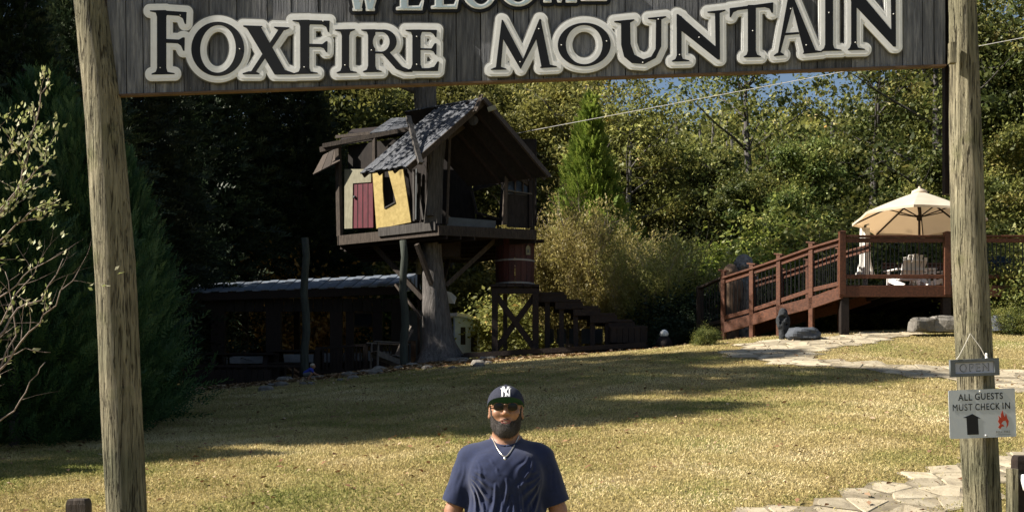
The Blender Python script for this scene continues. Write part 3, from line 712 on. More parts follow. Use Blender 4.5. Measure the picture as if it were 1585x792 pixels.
# ------------------------------------------------------------------ trees and shrubs
def rnorm(rg, n): 
    v = rg.normal(size=(n,3)); return v/(np.linalg.norm(v, axis=1, keepdims=True)+1e-9)
def quads_from(Pc, N, T, L, Wd):
    """rhombic leaves, slightly folded"""
    B = np.cross(N, T); B /= (np.linalg.norm(B, axis=1, keepdims=True)+1e-9)
    n = len(Pc); V = np.empty((n,4,3))
    L = np.asarray(L).reshape(-1,1); Wd = np.asarray(Wd).reshape(-1,1)
    V[:,0] = Pc-T*L/2; V[:,2] = Pc+T*L/2
    V[:,1] = Pc+B*Wd/2+N*Wd*.18-T*L*.06; V[:,3] = Pc-B*Wd/2+N*Wd*.18-T*L*.06
    return V.reshape(-1,3), np.arange(n*4).reshape(n,4)
def leaf_cloud(rg, C, R, per, L, asp=.6, up=.35, flat=.55, tj=.25):
    C = np.repeat(C, per, 0); Rr = np.repeat(R, per); n = len(C)
    d = rnorm(rg, n); rad = Rr*(.15+np.abs(rg.normal(size=n))*.85)
    Pc = C+d*rad[:,None]*np.array([1,1,flat])
    N = rnorm(rg, n)+np.array([0,0,up])*1.2+d*.15; N /= np.linalg.norm(N, axis=1, keepdims=True)
    T = np.cross(N, rnorm(rg, n)); T /= (np.linalg.norm(T, axis=1, keepdims=True)+1e-9)
    l = L*(.45+.9*rg.random(n)**1.5)
    V, Fc = quads_from(Pc, N, T, l, l*asp)
    ct = np.repeat(rg.random(len(C)//per), per)
    t = np.clip(ct*(1-tj*1.6)+rg.random(n)*tj*1.6, 0, 1)
    return V, Fc, np.repeat(t, 4)
def limb(rg, p, d, L, r, segs=5, bend=.25, grav=0.0):
    pts = [Vector(p)]; rad = [r]; d = Vector(d).normalized()
    for i in range(segs):
        d = (d+Vector((rg.uniform(-bend,bend), rg.uniform(-bend,bend), rg.uniform(-bend,bend)+grav))).normalized()
        pts.append(pts[-1]+d*(L/segs)); rad.append(r*(1-(i+1)/(segs+.6)))
    return pts, rad
def deciduous(seed, H, CR, base, nclus, per, L, lean=.04):
    rg = random.Random(seed); ng = np.random.default_rng(seed)
    tr = MB(); pts, rad = limb(rg, (0,0,-.4), (rg.uniform(-lean,lean), rg.uniform(-lean,lean), 1), H*.86, H*.019+.06, 9, .05)
    rad[0] *= 1.35
    tr.tube(pts, rad, 8)
    C = []; Rr = []
    nl = 16
    for i in range(nl):
        f = base+(1-base)*(i+.5)/nl*.92; z = f*H*.86; k = min(len(pts)-2, int(f*9)); a = i*2.4+rg.uniform(-.4,.4)
        prof = math.sin(math.pi*min(1, .22+.78*(f-base)/(1-base)))**.6
        ln = CR*(.55+.5*rg.random())*prof+.4
        el = .25+.9*(f-base)/(1-base)
        bp, br = limb(rg, pts[k].lerp(pts[k+1], .5), (math.cos(a), math.sin(a), el), ln, .035+.045*(1-f)*H/8, 5, .22)
        tr.tube(bp, br, 5)
        for q in range(1, 6):
            if q >= 2:
                for _ in range(2):
                    sp, sr = limb(rg, bp[q], (rg.uniform(-1,1), rg.uniform(-1,1), rg.uniform(-.3,.8)), ln*.33, .014, 3, .3)
                    tr.tube(sp, sr, 3, cap=False); C.append(sp[-1]); Rr.append(rg.uniform(.35,.75)*CR/3.2)
            C.append(bp[q]+Vector((rg.uniform(-.3,.3),rg.uniform(-.3,.3),rg.uniform(-.1,.4)))); Rr.append(rg.uniform(.3,.7)*CR/3.2)
    C = np.array([tuple(c) for c in C])
    V, Fc, t = leaf_cloud(ng, C, np.array(Rr), per, L)
    return tr.mesh('trunk', smooth=True), npmesh('crown', V, Fc, False, t)
def fronds(rg, Bp, D, ln, nleaf, leaf, asp, spread, droop):
    """feathery sprays: leaflets set along a curved axis"""
    n = len(Bp); D = D/np.linalg.norm(D, axis=1, keepdims=True)
    S = np.cross(D, rnorm(rg, n)); S /= (np.linalg.norm(S, axis=1, keepdims=True)+1e-9)
    Nn = np.cross(S, D)
    Vs = []; 
    for k in range(nleaf):
        f = (k+1)/nleaf; sg = 1 if k%2 else -1
        ax = Bp+D*(ln*f)[:,None]+np.array([0,0,-1])*(ln*droop*f*f)[:,None]
        T = D*(.75)+S*(sg*spread*(1.15-f))+rnorm(rg, n)*.2; T /= np.linalg.norm(T, axis=1, keepdims=True)
        l = leaf*(1.2-.5*f)*(.8+.4*rg.random(n))
        V, _ = quads_from(ax+T*(l*.45)[:,None], Nn, T, l, l*asp); Vs.append(V.reshape(n,-1,3))
    V = np.concatenate(Vs, 1).reshape(-1,3); m = len(V)//4
    t = np.repeat(np.clip(rg.random(n)*.75+.0, 0, 1), nleaf*4)+np.tile(np.repeat(np.linspace(0,.25,nleaf),4), n)
    return V, np.arange(m*4).reshape(m,4), t
def conifer(seed, H, R, nf, nleaf, ln, leaf, asp=.3, up=.6, droop=.1, power=.8, lumps=.25, zb=.02, inner=.45):
    rg = np.random.default_rng(seed); r2 = random.Random(seed)
    f = zb+(1-zb)*(1-rg.random(nf)**.62)
    a = rg.random(nf)*2*np.pi
    lump = 1+lumps*np.sin(a*3+f*17)*np.sin(f*23+a*2)+lumps*.5*rg.normal(size=nf)*.6
    rr = R*((1-f)**power)*lump*(inner+(1-inner)*rg.random(nf)**.5)
    base = np.c_[np.cos(a)*rr, np.sin(a)*rr, f*H]
    D = np.c_[np.cos(a), np.sin(a), np.full(nf, up)]+rnorm(rg, nf)*.45
    D[:,2] += f*.9
    V, Fc, t = fronds(rg, base, D, ln*(.6+.8*rg.random(nf))*(1.1-.55*f), nleaf, leaf, asp, 1.0, droop)
    tr = MB(); pts, rad = limb(r2, (0,0,-.4), (0,0,1), H*.97+.4, .02*H+.02, 8, .02); tr.tube(pts, rad, 7)
    for i in range(26):
        ff = .08+.8*i/26; aa = i*2.4
        bp, br = limb(r2, (0,0,ff*H), (math.cos(aa), math.sin(aa), up*.6), R*(1-ff)**power*.8, .022, 4, .12); tr.tube(bp, br, 4, cap=False)
    return tr.mesh('trunk', smooth=True), npmesh('crown', V, Fc, False, t)
def bush(seed, R, H, nclus, per, L, asp=.55):
    ng = np.random.default_rng(seed); r2 = random.Random(seed)
    d = rnorm(ng, nclus); d[:,2] = np.abs(d[:,2]); C = d*np.array([R,R,H])*(.35+.6*ng.random((nclus,1))); C[:,2] += .1
    V, Fc, t = leaf_cloud(ng, C, .18*R+.16*R*ng.random(nclus), per, L, asp, flat=.8)
    tr = MB()
    for c in C[::3]:
        b = Vector((r2.uniform(-.1,.1), r2.uniform(-.1,.1), -.1)); e = Vector(c); tr.tube([b, b.lerp(e, .5)+Vector((0,0,.1)), e], [.03,.018,.006], 4, cap=False)
    return tr.mesh('stems'), npmesh('foliage', V, Fc, False, t)
def twiggy(seed, H, R, n=40, per=12, leafL=.06, leafy=.7):
    """arching shrub: many thin upright stems with narrow leaves and bare tips"""
    r2 = random.Random(seed); ng = np.random.default_rng(seed); tr = MB(); C = []; Dr = []
    for i in range(n):
        a = r2.uniform(0, 2*math.pi); out = r2.random()**.7
        pts, rad = limb(r2, (r2.uniform(-.2,.2), r2.uniform(-.2,.2), -.1), (math.cos(a)*out*R/H*1.3, math.sin(a)*out*R/H*1.3, 1), H*r2.uniform(.6,1.05), .016, 8, .13)
        tr.tube(pts, rad, 3, cap=False)
        for q in range(2, 9):
            for _ in range(3):
                d = (pts[q]-pts[q-1]).normalized()+Vector((r2.uniform(-1,1), r2.uniform(-1,1), r2.uniform(-.3,.7)))*.9
                sp, sr = limb(r2, pts[q], d, H*r2.uniform(.10,.24), .007, 3, .25)
                tr.tube(sp, sr, 3, cap=False)
                if q < 8 or r2.random() < leafy*.4:
                    for w in sp[1:]: C.append(tuple(w)); Dr.append(tuple(d.normalized()))
    C = np.array(C); m = len(C)
    C = np.repeat(C, per, 0)+ng.normal(size=(m*per,3))*.075*H/3
    T = np.repeat(np.array(Dr), per, 0)+rnorm(ng, m*per)*.8; T /= np.linalg.norm(T, axis=1, keepdims=True)
    N = np.cross(T, rnorm(ng, m*per)); N /= (np.linalg.norm(N, axis=1, keepdims=True)+1e-9)
    l = leafL*(.6+.8*ng.random(m*per)); V, Fc = quads_from(C, N, T, l, l*.32)
    t = np.repeat(np.clip(np.repeat(ng.random(m), per)*.6+ng.random(m*per)*.4, 0, 1), 4)
    return tr.mesh('stems'), npmesh('foliage', V, Fc, False, t)

GREEN = [(0,(.034,.052,.015)), (.4,(.088,.115,.030)), (.75,(.21,.225,.055)), (1,(.42,.37,.12))]
OLIVE = [(0,(.052,.062,.018)), (.4,(.145,.145,.040)), (.75,(.26,.26,.065)), (.93,(.43,.37,.12)), (1,(.52,.29,.10))]
RUST = [(0,(.07,.035,.015)), (.5,(.14,.07,.025)), (1,(.28,.15,.05))]
M['leaf_green'] = leaf_mat('autumn green leaves', GREEN, .35, .04, .3, .02)
M['leaf_olive'] = leaf_mat('autumn olive leaves', OLIVE, .4, .04, .25, .02)
M['leaf_rust'] = leaf_mat('rust leaves', [(0,(.12,.05,.015)), (.5,(.30,.13,.03)), (1,(.5,.25,.06))], .35, .05)
M['leaf_bright'] = leaf_mat('bright yellow green conifer', [(0,(.09,.14,.022)), (.5,(.25,.32,.05)), (1,(.42,.46,.09))], .35, .04)
M['leaf_fresh'] = leaf_mat('fresh green leaves', [(0,(.08,.13,.02)), (.5,(.19,.25,.04)), (1,(.33,.36,.08))], .35, .05)
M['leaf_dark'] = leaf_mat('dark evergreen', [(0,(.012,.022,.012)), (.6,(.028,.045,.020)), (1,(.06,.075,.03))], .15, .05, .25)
M['leaf_juniper'] = leaf_mat('juniper green', [(0,(.020,.050,.020)), (.6,(.050,.110,.040)), (1,(.11,.18,.06))], .2, .05, .1)
M['leaf_shrub'] = leaf_mat('straw olive shrub leaves', [(0,(.17,.17,.045)), (.5,(.38,.35,.10)), (1,(.62,.54,.22))], .45, .05, .15)
M['leaf_near'] = leaf_mat('pale sunlit leaves', [(0,(.20,.25,.07)), (.5,(.42,.45,.18)), (1,(.66,.62,.40))], .35, .08)

SPEC = {'ash': deciduous(1, 13, 3.6, .18, 0, 300, .185), 'oak': deciduous(2, 12, 4.2, .14, 0, 310, .20), 'maple': deciduous(5, 10, 3.2, .10, 0, 300, .175),
        'hemlock': conifer(3, 15, 3.6, 6500, 9, .75, .20, .34, .15, .35, .7, .35, .06, .25),
        'conifer': conifer(4, 8, 1.6, 8500, 9, .40, .12, .45, .8, .08, .85, .55, .03, .45),
        'juniper': conifer(8, 5.2, 1.7, 6500, 13, .55, .11, .26, .75, .16, .62, .55, .0, .35),
        'bush': bush(6, 1.4, 1.7, 90, 210, .085), 'open': deciduous(12, 14, 4.4, .22, 0, 40, .215), 'shrub': twiggy(7, 4.4, 2.2, 54, 17, .105)}
PARTS = {'bush': ('stems','foliage'), 'shrub': ('stems','foliage')}
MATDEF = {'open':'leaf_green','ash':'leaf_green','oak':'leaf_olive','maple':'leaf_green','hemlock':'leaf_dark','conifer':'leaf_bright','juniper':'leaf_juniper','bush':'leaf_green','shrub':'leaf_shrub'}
BASEH = {'open':14,'ash':13,'oak':12,'maple':10,'hemlock':15,'conifer':8,'juniper':5.2,'bush':1.7,'shrub':4.4}
for k, (a, b) in SPEC.items():
    a.materials.append(M['twig'] if k == 'shrub' else M['bark']); b.materials.append(M[MATDEF[k]])
NAMES = {'open':'leafy_tree','ash':'leafy_tree','oak':'leafy_tree','maple':'leafy_tree','hemlock':'evergreen_tree','conifer':'conifer_tree','juniper':'juniper_tree','bush':'bush','shrub':'shrub'}
def plant(kind, X, Y, H, label, cat, group=None, mat=None, rot=None, wide=1.0, tmat=None):
    z = gz1(X, Y); s = H/BASEH[kind]
    t = thing(NAMES[kind], (X, Y, z), label, cat, group)
    t.rotation_euler = (0, 0, rnd.uniform(0, 6.28) if rot is None else rot); t.scale = (s*wide, s*wide, s)
    for nm, me, mm in zip(PARTS.get(kind, ('trunk','crown')), SPEC[kind], (tmat, mat)):
        o = bpy.data.objects.new(nm, me); COL.objects.link(o); o.parent = t
        if mm: o.material_slots[0].link = 'OBJECT'; o.material_slots[0].material = M[mm]
    return t
def plant_px(kind, px, Y, pytop, label, cat, group=None, **kw):
    """stand it on the slope at the place seen in column px, Y metres away, and as tall as its top row says"""
    X = (px-792.5)/F*Y; H = CZ+(HY-pytop)/F*Y-gz1(X, Y)
    return plant(kind, X, Y, H, label, cat, group, **kw)
R_ = 'leafy trees of the wooded slope behind the lawn'
L_ = 'leafy autumn tree in the wood on the slope behind the lawn'
for i, (kd, px, Y, top, mt) in enumerate([
    ('oak',1010,46,215,'leaf_olive'), ('ash',1110,43,225,'leaf_green'), ('oak',1210,45,215,'leaf_olive'), ('maple',1290,39,215,'leaf_green'), ('ash',1385,42,110,'leaf_green'),
    ('maple',1170,37,250,'leaf_green'), ('open',965,41,90,'leaf_olive'), ('open',1165,42,-30,'leaf_green'), ('open',1345,41,-20,'leaf_green'), ('open',1455,36,-120,'leaf_green'), ('open',1560,37,-60,'leaf_green'), ('open',1530,45,-80,'leaf_olive'), ('open',900,43,40,'leaf_olive'), ('oak',1060,50,220,'leaf_green'), ('oak',960,44,170,'leaf_olive'), ('oak',840,45,90,'leaf_olive'), ('ash',760,50,30,'leaf_olive'),
    ('maple',1480,40,70,'leaf_olive'), ('oak',1560,38,10,'leaf_green'), ('ash',1640,36,-60,'leaf_green'), ('maple',1430,36,230,'leaf_green'), ('maple',1540,34,190,'leaf_green'),
    ('ash',700,42,60,'leaf_olive'), ('oak',620,46,70,'leaf_olive'), ('maple',560,50,120,'leaf_fresh'), ('oak',1320,52,225,'leaf_olive'), ('ash',880,54,80,'leaf_olive'),
    ('maple',1235,36,215,'leaf_green'), ('oak',1120,56,225,'leaf_olive'), ('oak',780,58,60,'leaf_olive'), ('ash',1240,60,225,'leaf_green'), ('oak',1500,56,30,'leaf_olive'), ('ash',1420,62,60,'leaf_olive'), ('oak',1000,62,225,'leaf_olive'), ('oak',680,60,90,'leaf_olive')]):
    plant_px(kd, px, Y, top, L_, 'tree', R_, mat=mt)
D_ = 'dark evergreens behind the pavilion'
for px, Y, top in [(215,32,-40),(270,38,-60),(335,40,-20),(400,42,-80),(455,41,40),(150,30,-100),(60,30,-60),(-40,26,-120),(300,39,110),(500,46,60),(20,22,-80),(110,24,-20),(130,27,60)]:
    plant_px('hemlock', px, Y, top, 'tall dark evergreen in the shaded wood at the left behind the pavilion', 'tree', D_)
S_ = 'tall evergreens left of the lawn, outside the picture'
plant('juniper', -6.9, 7.4, 4.3, 'leafy evergreen standing outside the picture left of the left gate pole', 'tree')
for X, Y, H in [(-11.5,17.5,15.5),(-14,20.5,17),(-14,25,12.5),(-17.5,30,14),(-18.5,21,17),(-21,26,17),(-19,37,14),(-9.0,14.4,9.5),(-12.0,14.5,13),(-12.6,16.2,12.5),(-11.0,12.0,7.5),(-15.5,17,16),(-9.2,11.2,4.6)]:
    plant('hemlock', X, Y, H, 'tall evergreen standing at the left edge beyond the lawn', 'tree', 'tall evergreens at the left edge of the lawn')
plant_px('conifer', 915, 37, 150, 'bright yellow green pointed conifer rising from the wood right of the tree house', 'tree')
for px, Y, top, lb in [(118,15.6,172,'tallest dark juniper behind the left gate pole'),(22,14.4,250,'dark juniper at the left edge behind the bare twigs'),(192,17.4,235,'dark feathery juniper just right of the left gate pole'),(70,17.5,120,'dark juniper rising behind the others at the left edge')]:
    plant_px('juniper', px, Y, top, lb, 'tree', 'dark junipers by the left gate pole', wide={192:.55,118:.68}.get(px,.9))
for px, Y, top, lb in [(882,33,318,'straw coloured arching shrub right of the water barrel'),(955,32,405,'low olive shrub between the two tall twiggy shrubs'),(1012,31.5,365,'twiggy olive shrub with bare pale branch tips left of the ramp'),(920,35.5,350,'straw coloured shrub behind the wooden steps')]:
    plant_px('shrub', px, Y, top, lb, 'shrub', 'arching shrubs behind the steps')
B_ = 'bushes at the foot of the wood'
for px, Y, top, mt in [(1070,31,440,'leaf_dark'),(1060,30,480,'leaf_dark'),(1130,33,400,'leaf_green'),(1190,33,360,'leaf_fresh'),(1260,33,350,'leaf_green'),(1330,33,330,'leaf_green'),(1400,33,340,'leaf_green'),(1460,33,350,'leaf_green'),(1560,31,380,'leaf_olive'),(1600,30,360,'leaf_olive'),(850,36,420,'leaf_olive'),(770,47,400,'leaf_olive'),(690,48,360,'leaf_fresh'),(1090,36,400,'leaf_dark'),(760,46,380,'leaf_olive'),(600,48,380,'leaf_fresh'),(540,50,390,'leaf_olive'),(560,44,410,'leaf_fresh'),(800,42,400,'leaf_olive'),(1300,30.5,430,'leaf_green'),(1420,30.5,425,'leaf_green'),(1210,31,440,'leaf_green')]:
    plant_px('bush', px, Y, top, 'rounded bush at the foot of the wooded slope behind the lawn', 'bush', B_, mat=mt, wide=1.25)
for px, Y, top, mt, lb in [(440,39.5,405,'leaf_rust','small rust orange bush glowing above the pavilion roof'),(380,39,412,'leaf_rust','second rust brown bush behind the pavilion roof'),(1572,25.5,395,'leaf_green','leafy green bush at the right edge beside the deck'),(1560,24.6,470,'leaf_green','low leafy plant at the right edge below the deck'),(1093,24.5,505,'leaf_green','small low plant at the foot of the ramp')]:
    plant_px('bush', px, Y, top, lb, 'bush', mat=mt)
# far wood on the hillside: one mass
ng = np.random.default_rng(77); n = 1500
X = ng.uniform(-46, 46, n); Y = ng.uniform(62, 116, n); C = np.c_[X, Y, gz(X, Y)+ng.uniform(.5, 1, n)*ng.uniform(1, 5, n)*(.8+.2*np.sin(X*.4))]
V, Fc, t = leaf_cloud(ng, C, ng.uniform(1.2, 3.0, n), 130, .42, .7, flat=.8)
setp(link_mesh('far_woods', npmesh('far_woods', V, Fc, False, t), M['leaf_olive']), 'distant autumn woods covering the hillside behind everything', 'woods', kind='stuff')
mb = MB(); rg = random.Random(5)
for i in range(130):
    x, y = rg.uniform(-36,36), rg.uniform(60, 100); z = gz1(x, y); mb.tube([(x,y,z-.5),(x+rg.uniform(-.4,.4),y,z+4.5)], [.16,.09], 5, cap=False)
setp(mb.build('far_trunks', M['bark']), 'slender trunks of the distant woods on the hillside', 'tree trunks', kind='stuff')
# leaf litter on the wood floor and along the crest
def litter(n, x0, x1, y0, y1, size, seed, zl=.02, px_lim=None):
    rg = np.random.default_rng(seed); X = rg.uniform(x0, x1, n); Y = rg.uniform(y0, y1, n)
    Z = gz(X, Y)+zl; N = rnorm(rg, n)*.5+np.array([0,0,1]); N /= np.linalg.norm(N, axis=1, keepdims=True)
    T = np.cross(N, rnorm(rg, n)); T /= np.linalg.norm(T, axis=1, keepdims=True); l = size*(.5+rg.random(n))
    V, Fc = quads_from(np.c_[X, Y, Z], N, T, l, l*.6); return V, Fc, np.repeat(rg.random(n), 4)
M['leaf_fallen'] = leaf_mat('fallen dry leaves', [(0,(.10,.06,.03)), (.5,(.28,.17,.08)), (1,(.55,.45,.28))], .1, .05)
V, Fc, t = litter(60000, -22, 24, 26.5, 60, .13, 9)
setp(link_mesh('leaf_litter', npmesh('leaf_litter', V, Fc, False, t), M['leaf_fallen']), 'brown leaf litter covering the ground under the wood', 'leaf litter', kind='stuff')
V, Fc, t = litter(3200, -9, 9, 8.6, 26, .055, 10, .035)
setp(link_mesh('fallen_leaves', npmesh('fallen_leaves', V, Fc, False, t), M['leaf_fallen']), 'dry fallen leaves scattered over the lawn', 'fallen leaves', kind='stuff')

# near branches reaching in from the left edge
def near_branches():
    r2 = random.Random(21); ng = np.random.default_rng(21)
    Yb = 7.4; g = gz1(-3.9, Yb)
    t = thing('young_tree', (-3.9, Yb, g), 'young tree with bare twigs and pale leaves reaching in from the left edge', 'tree')
    tr = MB(); C = []; Dd = []
    root = Vector((-3.9, Yb, g-.1)); crown = P(-95, 520, Yb)
    tr.tube([root, root.lerp(crown, .5)+Vector((.05,0,0)), crown, P(-80,300,Yb), P(-60,120,Yb)], [.05,.042,.035,.02,.01], 8)
    def go(line, r0, leaf, sub=1.0):
        pts = [P(a, b, Yb+dy) for a, b, dy in line]
        q = []
        for i in range(len(pts)-1):
            for k_ in range(3):
                w = pts[i].lerp(pts[i+1], k_/3)
                if i or k_: w += Vector((r2.uniform(-.012,.012), r2.uniform(-.02,.02), r2.uniform(-.012,.012)))
                q.append(w)
        q.append(pts[-1]); rad = [r0*.72*(1-.78*i/len(q)) for i in range(len(q))]
        tr.tube(q, rad, 6)
        for i in range(2, len(q)):
            d = (q[i]-q[i-1]).normalized()
            if r2.random() < .55*sub:
                sd = Vector((r2.uniform(-1,1), r2.uniform(-.6,.6), r2.uniform(-.5,1)))
                sp, sr = limb(r2, q[i], d*.6+sd, r2.uniform(.10,.32), rad[i]*.55, 5, .2)
                tr.tube(sp, sr, 4)
                for w in range(1, len(sp)):
                    if r2.random() < leaf: C.append(tuple(sp[w])); Dd.append(tuple((sp[w]-sp[w-1]).normalized()))
                if r2.random() < .5:
                    s2, r3 = limb(r2, sp[3], d+Vector((r2.uniform(-1,1), r2.uniform(-.5,.5), r2.uniform(-.5,1))), r2.uniform(.06,.18), rad[i]*.35, 4, .2); tr.tube(s2, r3, 3)
                    for w in s2[1:]:
                        if r2.random() < leaf: C.append(tuple(w)); Dd.append(tuple(d))
            for _ in range(2):
                if r2.random() < leaf: C.append(tuple(q[i])); Dd.append(tuple(d))
    go([(-80,330,0),(-20,360,-.05),(20,310,0),(45,235,.05),(62,165,.05),(76,118,.05)], .012, .75, .7)
    go([(-70,250,.1),(-20,270,.1),(15,235,.1),(38,212,.1)], .010, .95, 1.2)
    go([(-80,380,-.1),(-20,345,-.1),(20,300,-.1),(60,262,-.1),(78,244,-.1)], .010, .9, 1.2)
    go([(-90,450,.1),(-20,400,.1),(25,350,.05),(50,325,0),(72,318,0)], .010, .6, 1.2)
    go([(-90,520,0),(-20,480,0),(15,450,-.05),(45,418,-.05),(95,392,-.1)], .010, .10, .9)
    go([(-90,560,0),(-10,530,0),(30,480,.1),(62,462,.1),(98,400,.1)], .012, .10, 1.1)
    go([(-90,600,0),(-10,580,0),(20,545,0),(60,500,-.1),(85,470,-.1),(122,418,-.1)], .012, .12, 1.1)
    go([(-90,640,0),(-15,600,0),(25,520,.1),(18,470,.1),(8,420,.1)], .010, .05, 1.1)
    go([(-90,680,0),(-20,665,0),(20,635,0),(48,590,0),(70,560,0)], .010, .02, .6)
    go([(-60,620,.1),(-10,560,.1),(40,540,.1),(78,545,.1)], .008, .02, .9)
    go([(-60,560,-.1),(0,500,-.1),(40,440,-.1),(60,405,-.1)], .008, .25, .9)
    tr.build('branches', M['twig'], t, True)
    C = np.array(C); m = len(C); per = 3; C = np.repeat(C, per, 0)+ng.normal(size=(m*per,3))*.014
    T = np.repeat(np.array(Dd), per, 0)+rnorm(ng, m*per)*.7+np.array([0,0,.3]); T /= np.linalg.norm(T, axis=1, keepdims=True)
    N = np.cross(T, rnorm(ng, m*per)); N /= np.linalg.norm(N, axis=1, keepdims=True)
    l = .036*(.6+.7*ng.random(m*per)); V, Fc = quads_from(C+T*(l*.5)[:,None]-np.array(WL[t.name]), N, T, l, l*.5)
    link_mesh('foliage', npmesh('foliage', V, Fc, False, np.repeat(ng.random(m*per), 4)), M['leaf_near'], t)
near_branches()
# ------------------------------------------------------------------ tree house on its trunk
def rock(name, c, r, seed, mat, label=None, cat='boulder', parent=None, group=None, sub=14, flatb=.35, sq=.8):
    c = Vector(c); r = Vector(r); n1, n2 = sub, sub*2; V = []
    for i in range(n1+1):
        ph = math.pi*i/n1
        for j in range(n2):
            th = 2*math.pi*j/n2; d = Vector((math.sin(ph)*math.cos(th), math.sin(ph)*math.sin(th), math.cos(ph)))
            k = 1+.20*mn.noise(d*1.6+Vector((seed*3.1,0,0)))+.09*mn.noise(d*4+Vector((0,seed*2.7,0)))+.04*mn.noise(d*9+Vector((0,0,seed)))
            q = Vector([math.copysign(abs(x)**sq, x) for x in d])*k
            V.append(Vector((c.x+q.x*r.x, c.y+q.y*r.y, c.z+max(q.z, -flatb)*r.z)))
    Fc = [(i*n2+j, (i+1)*n2+j, (i+1)*n2+(j+1)%n2, i*n2+(j+1)%n2) for i in range(n1) for j in range(n2)]
    mb = MB(); mb.add(V, Fc); o = mb.build(name, mat, parent, False)
    if label: setp(o, label, cat, group)
    return o
YT = 28.0
tb = gat(682, YT)
TT = thing('oak_tree', tb, 'thick grey trunk with flared roots carrying the tree house, its crown above the sign', 'tree')
def prof_trunk():
    rows = [(575,672,683,92),(562,668,682,84),(552,0,682,72),(535,0,680,54),(510,0,677,47),(470,0,674,41),(430,0,671,35),(395,0,669,30),(350,0,667,30),(290,0,663,31),(220,0,661,32),(150,0,658,35),(60,0,660,34),(-60,0,668,29),(-200,0,672,20)]
    V = []; n = 30
    zs = []
    R = [(r[0], r[2], r[3]) for r in rows]; ys_ = np.linspace(R[0][0], R[-1][0], 70)
    for y in ys_:
        c = np.interp(-y, [-r[0] for r in R], [r[1] for r in R]); w = np.interp(-y, [-r[0] for r in R], [r[2] for r in R])
        p = P(c, y, YT); r = w/2/F*YT; fl = max(0, (y-520)/55)
        for j in range(n):
            a = 2*math.pi*j/n; q = Vector((math.cos(a), math.sin(a), 0))
            rr = r*(1+.05*mn.noise(Vector((q.x*4,q.y*4,p.z*.8)))+.035*mn.noise(Vector((q.x*12,q.y*12,p.z*2)))+fl*.16*math.sin(a*5+.6))
            V.append(p+q*rr)
    m = len(ys_); mb = MB(); mb.add(V, [(i*n+j, i*n+(j+1)%n, (i+1)*n+(j+1)%n, (i+1)*n+j) for i in range(m-1) for j in range(n)]+[tuple(range(m*n-n, m*n))]); return mb
mb = prof_trunk(); rg = random.Random(31); C = []
for i in range(26):
    y = rg.uniform(-190, 80) if i > 3 else (150,120,95,60)[i]; p = P(665, y, YT); a = i*2.4
    if i <= 3: a = (2.9, .3, 2.4, 1.2)[i]
    bp, br = limb(rg, p, (math.cos(a)*(1 if math.cos(a) < 0 else .6), abs(math.sin(a))*.9-.05, .5), rg.uniform(3.0,4.6), .11, 7, .22); mb.tube(bp, br, 6)
    for q in range(3, 8):
        C.append(bp[q])
        for _ in range(2):
            sp, sr = limb(rg, bp[q], (rg.uniform(-1,1), rg.uniform(-1,1), rg.uniform(-.4,.6)), 1.3, .025, 4, .3); mb.tube(sp, sr, 4, cap=False); C += [sp[-1], sp[2]]
mb.build('trunk', M['bark'], TT, True)
ng = np.random.default_rng(3)
V, Fc, t = leaf_cloud(ng, np.array([tuple(c-Vector(tb)) for c in C]), ng.uniform(.35,.8,len(C)), 80, .14)
link_mesh('crown', npmesh('crown', V, Fc, False, t), M['leaf_olive'], TT)

M['roof'] = grain_mat('weathered slate grey roof boards', (.022,.026,.033), (.075,.082,.098), (6,6,1.5), .7, .5, .25, 5, .02, c2=(.18,.18,.19))
M['yellow'] = grain_mat('yellow painted plywood', (.34,.25,.075), (.54,.41,.15), (2,2,2), .6, .2, .05, 5, .01, spots=(5,.64,(.22,.14,.06)))
M['red_door'] = grain_mat('faded red door paint', (.075,.008,.018), (.15,.018,.032), (3,3,1), .6, .2, .05, 5, .01)
M['cream'] = grain_mat('dirty cream paint', (.18,.165,.11), (.32,.30,.21), (3,3,1), .7, .2, .05, 5, .01)
M['grey_board'] = grain_mat('bleached grey board', (.034,.030,.028), (.105,.096,.088), (8,8,1), .85, .5, .3, 3, .02)
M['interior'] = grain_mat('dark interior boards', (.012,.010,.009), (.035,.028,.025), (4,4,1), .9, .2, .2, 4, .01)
HA, HB, HC = Vector((-4.03,28.6)), Vector((-1.58,27.0)), Vector((.52,27.7))
HD, HE, HF = Vector((.5,30.3)), Vector((-1.1,32.0)), Vector((-3.8,31.4))
ztop = CZ+(HY-350)/F*27.0
TH = thing('tree_house', (-1.6,29.2,ztop), 'ramshackle wooden tree house with a red door, yellow wall panel and open gable', 'tree house')
LP_ = VPlane(HA, HB); RP_ = VPlane(HB, HC)
poly = [HA, HB, HC, HD, HE, HF]
def ext(p, z): return Vector((p.x, p.y, z))
mb = MB(); mb.prism([ext(p, ztop-.03) for p in poly][::-1], (0,0,1), .10); mb.build('floor', M['dark_wood'], TH)
for i in range(6):                                   # rim boards
    a, b = poly[i], poly[(i+1)%6]; e = (b-a).normalized()*.03
    mb = MB(); mb.beam(ext(a-e, ztop-.09), ext(b+e, ztop-.09), .05, .22); mb.build('rim_board', M['old_wood'], TH)
lit = MB(); a = LP_.hit(588, 361); b = LP_.hit(676, 351)
lit.beam(a+LP_.n3*.05+Vector((0,0,.02)), b+LP_.n3*.05+Vector((0,0,.02)), .03, .20); lit.build('lit_rim_board', M['grey_board'], TH)  # paler board stands in for sunlight on this stretch of rim
cen = Vector((-1.6, 29.2))
for k in range(7):                                   # joists under the floor
    f = (k+.5)/7; a = HA.lerp(HF, f); b = HB.lerp(HC, f) if f < .5 else HC.lerp(HD, f*2-1)
    mb = MB(); mb.beam(ext(a, ztop-.2), ext(b, ztop-.2), .05, .14); mb.build('joist', M['dark_wood'], TH)
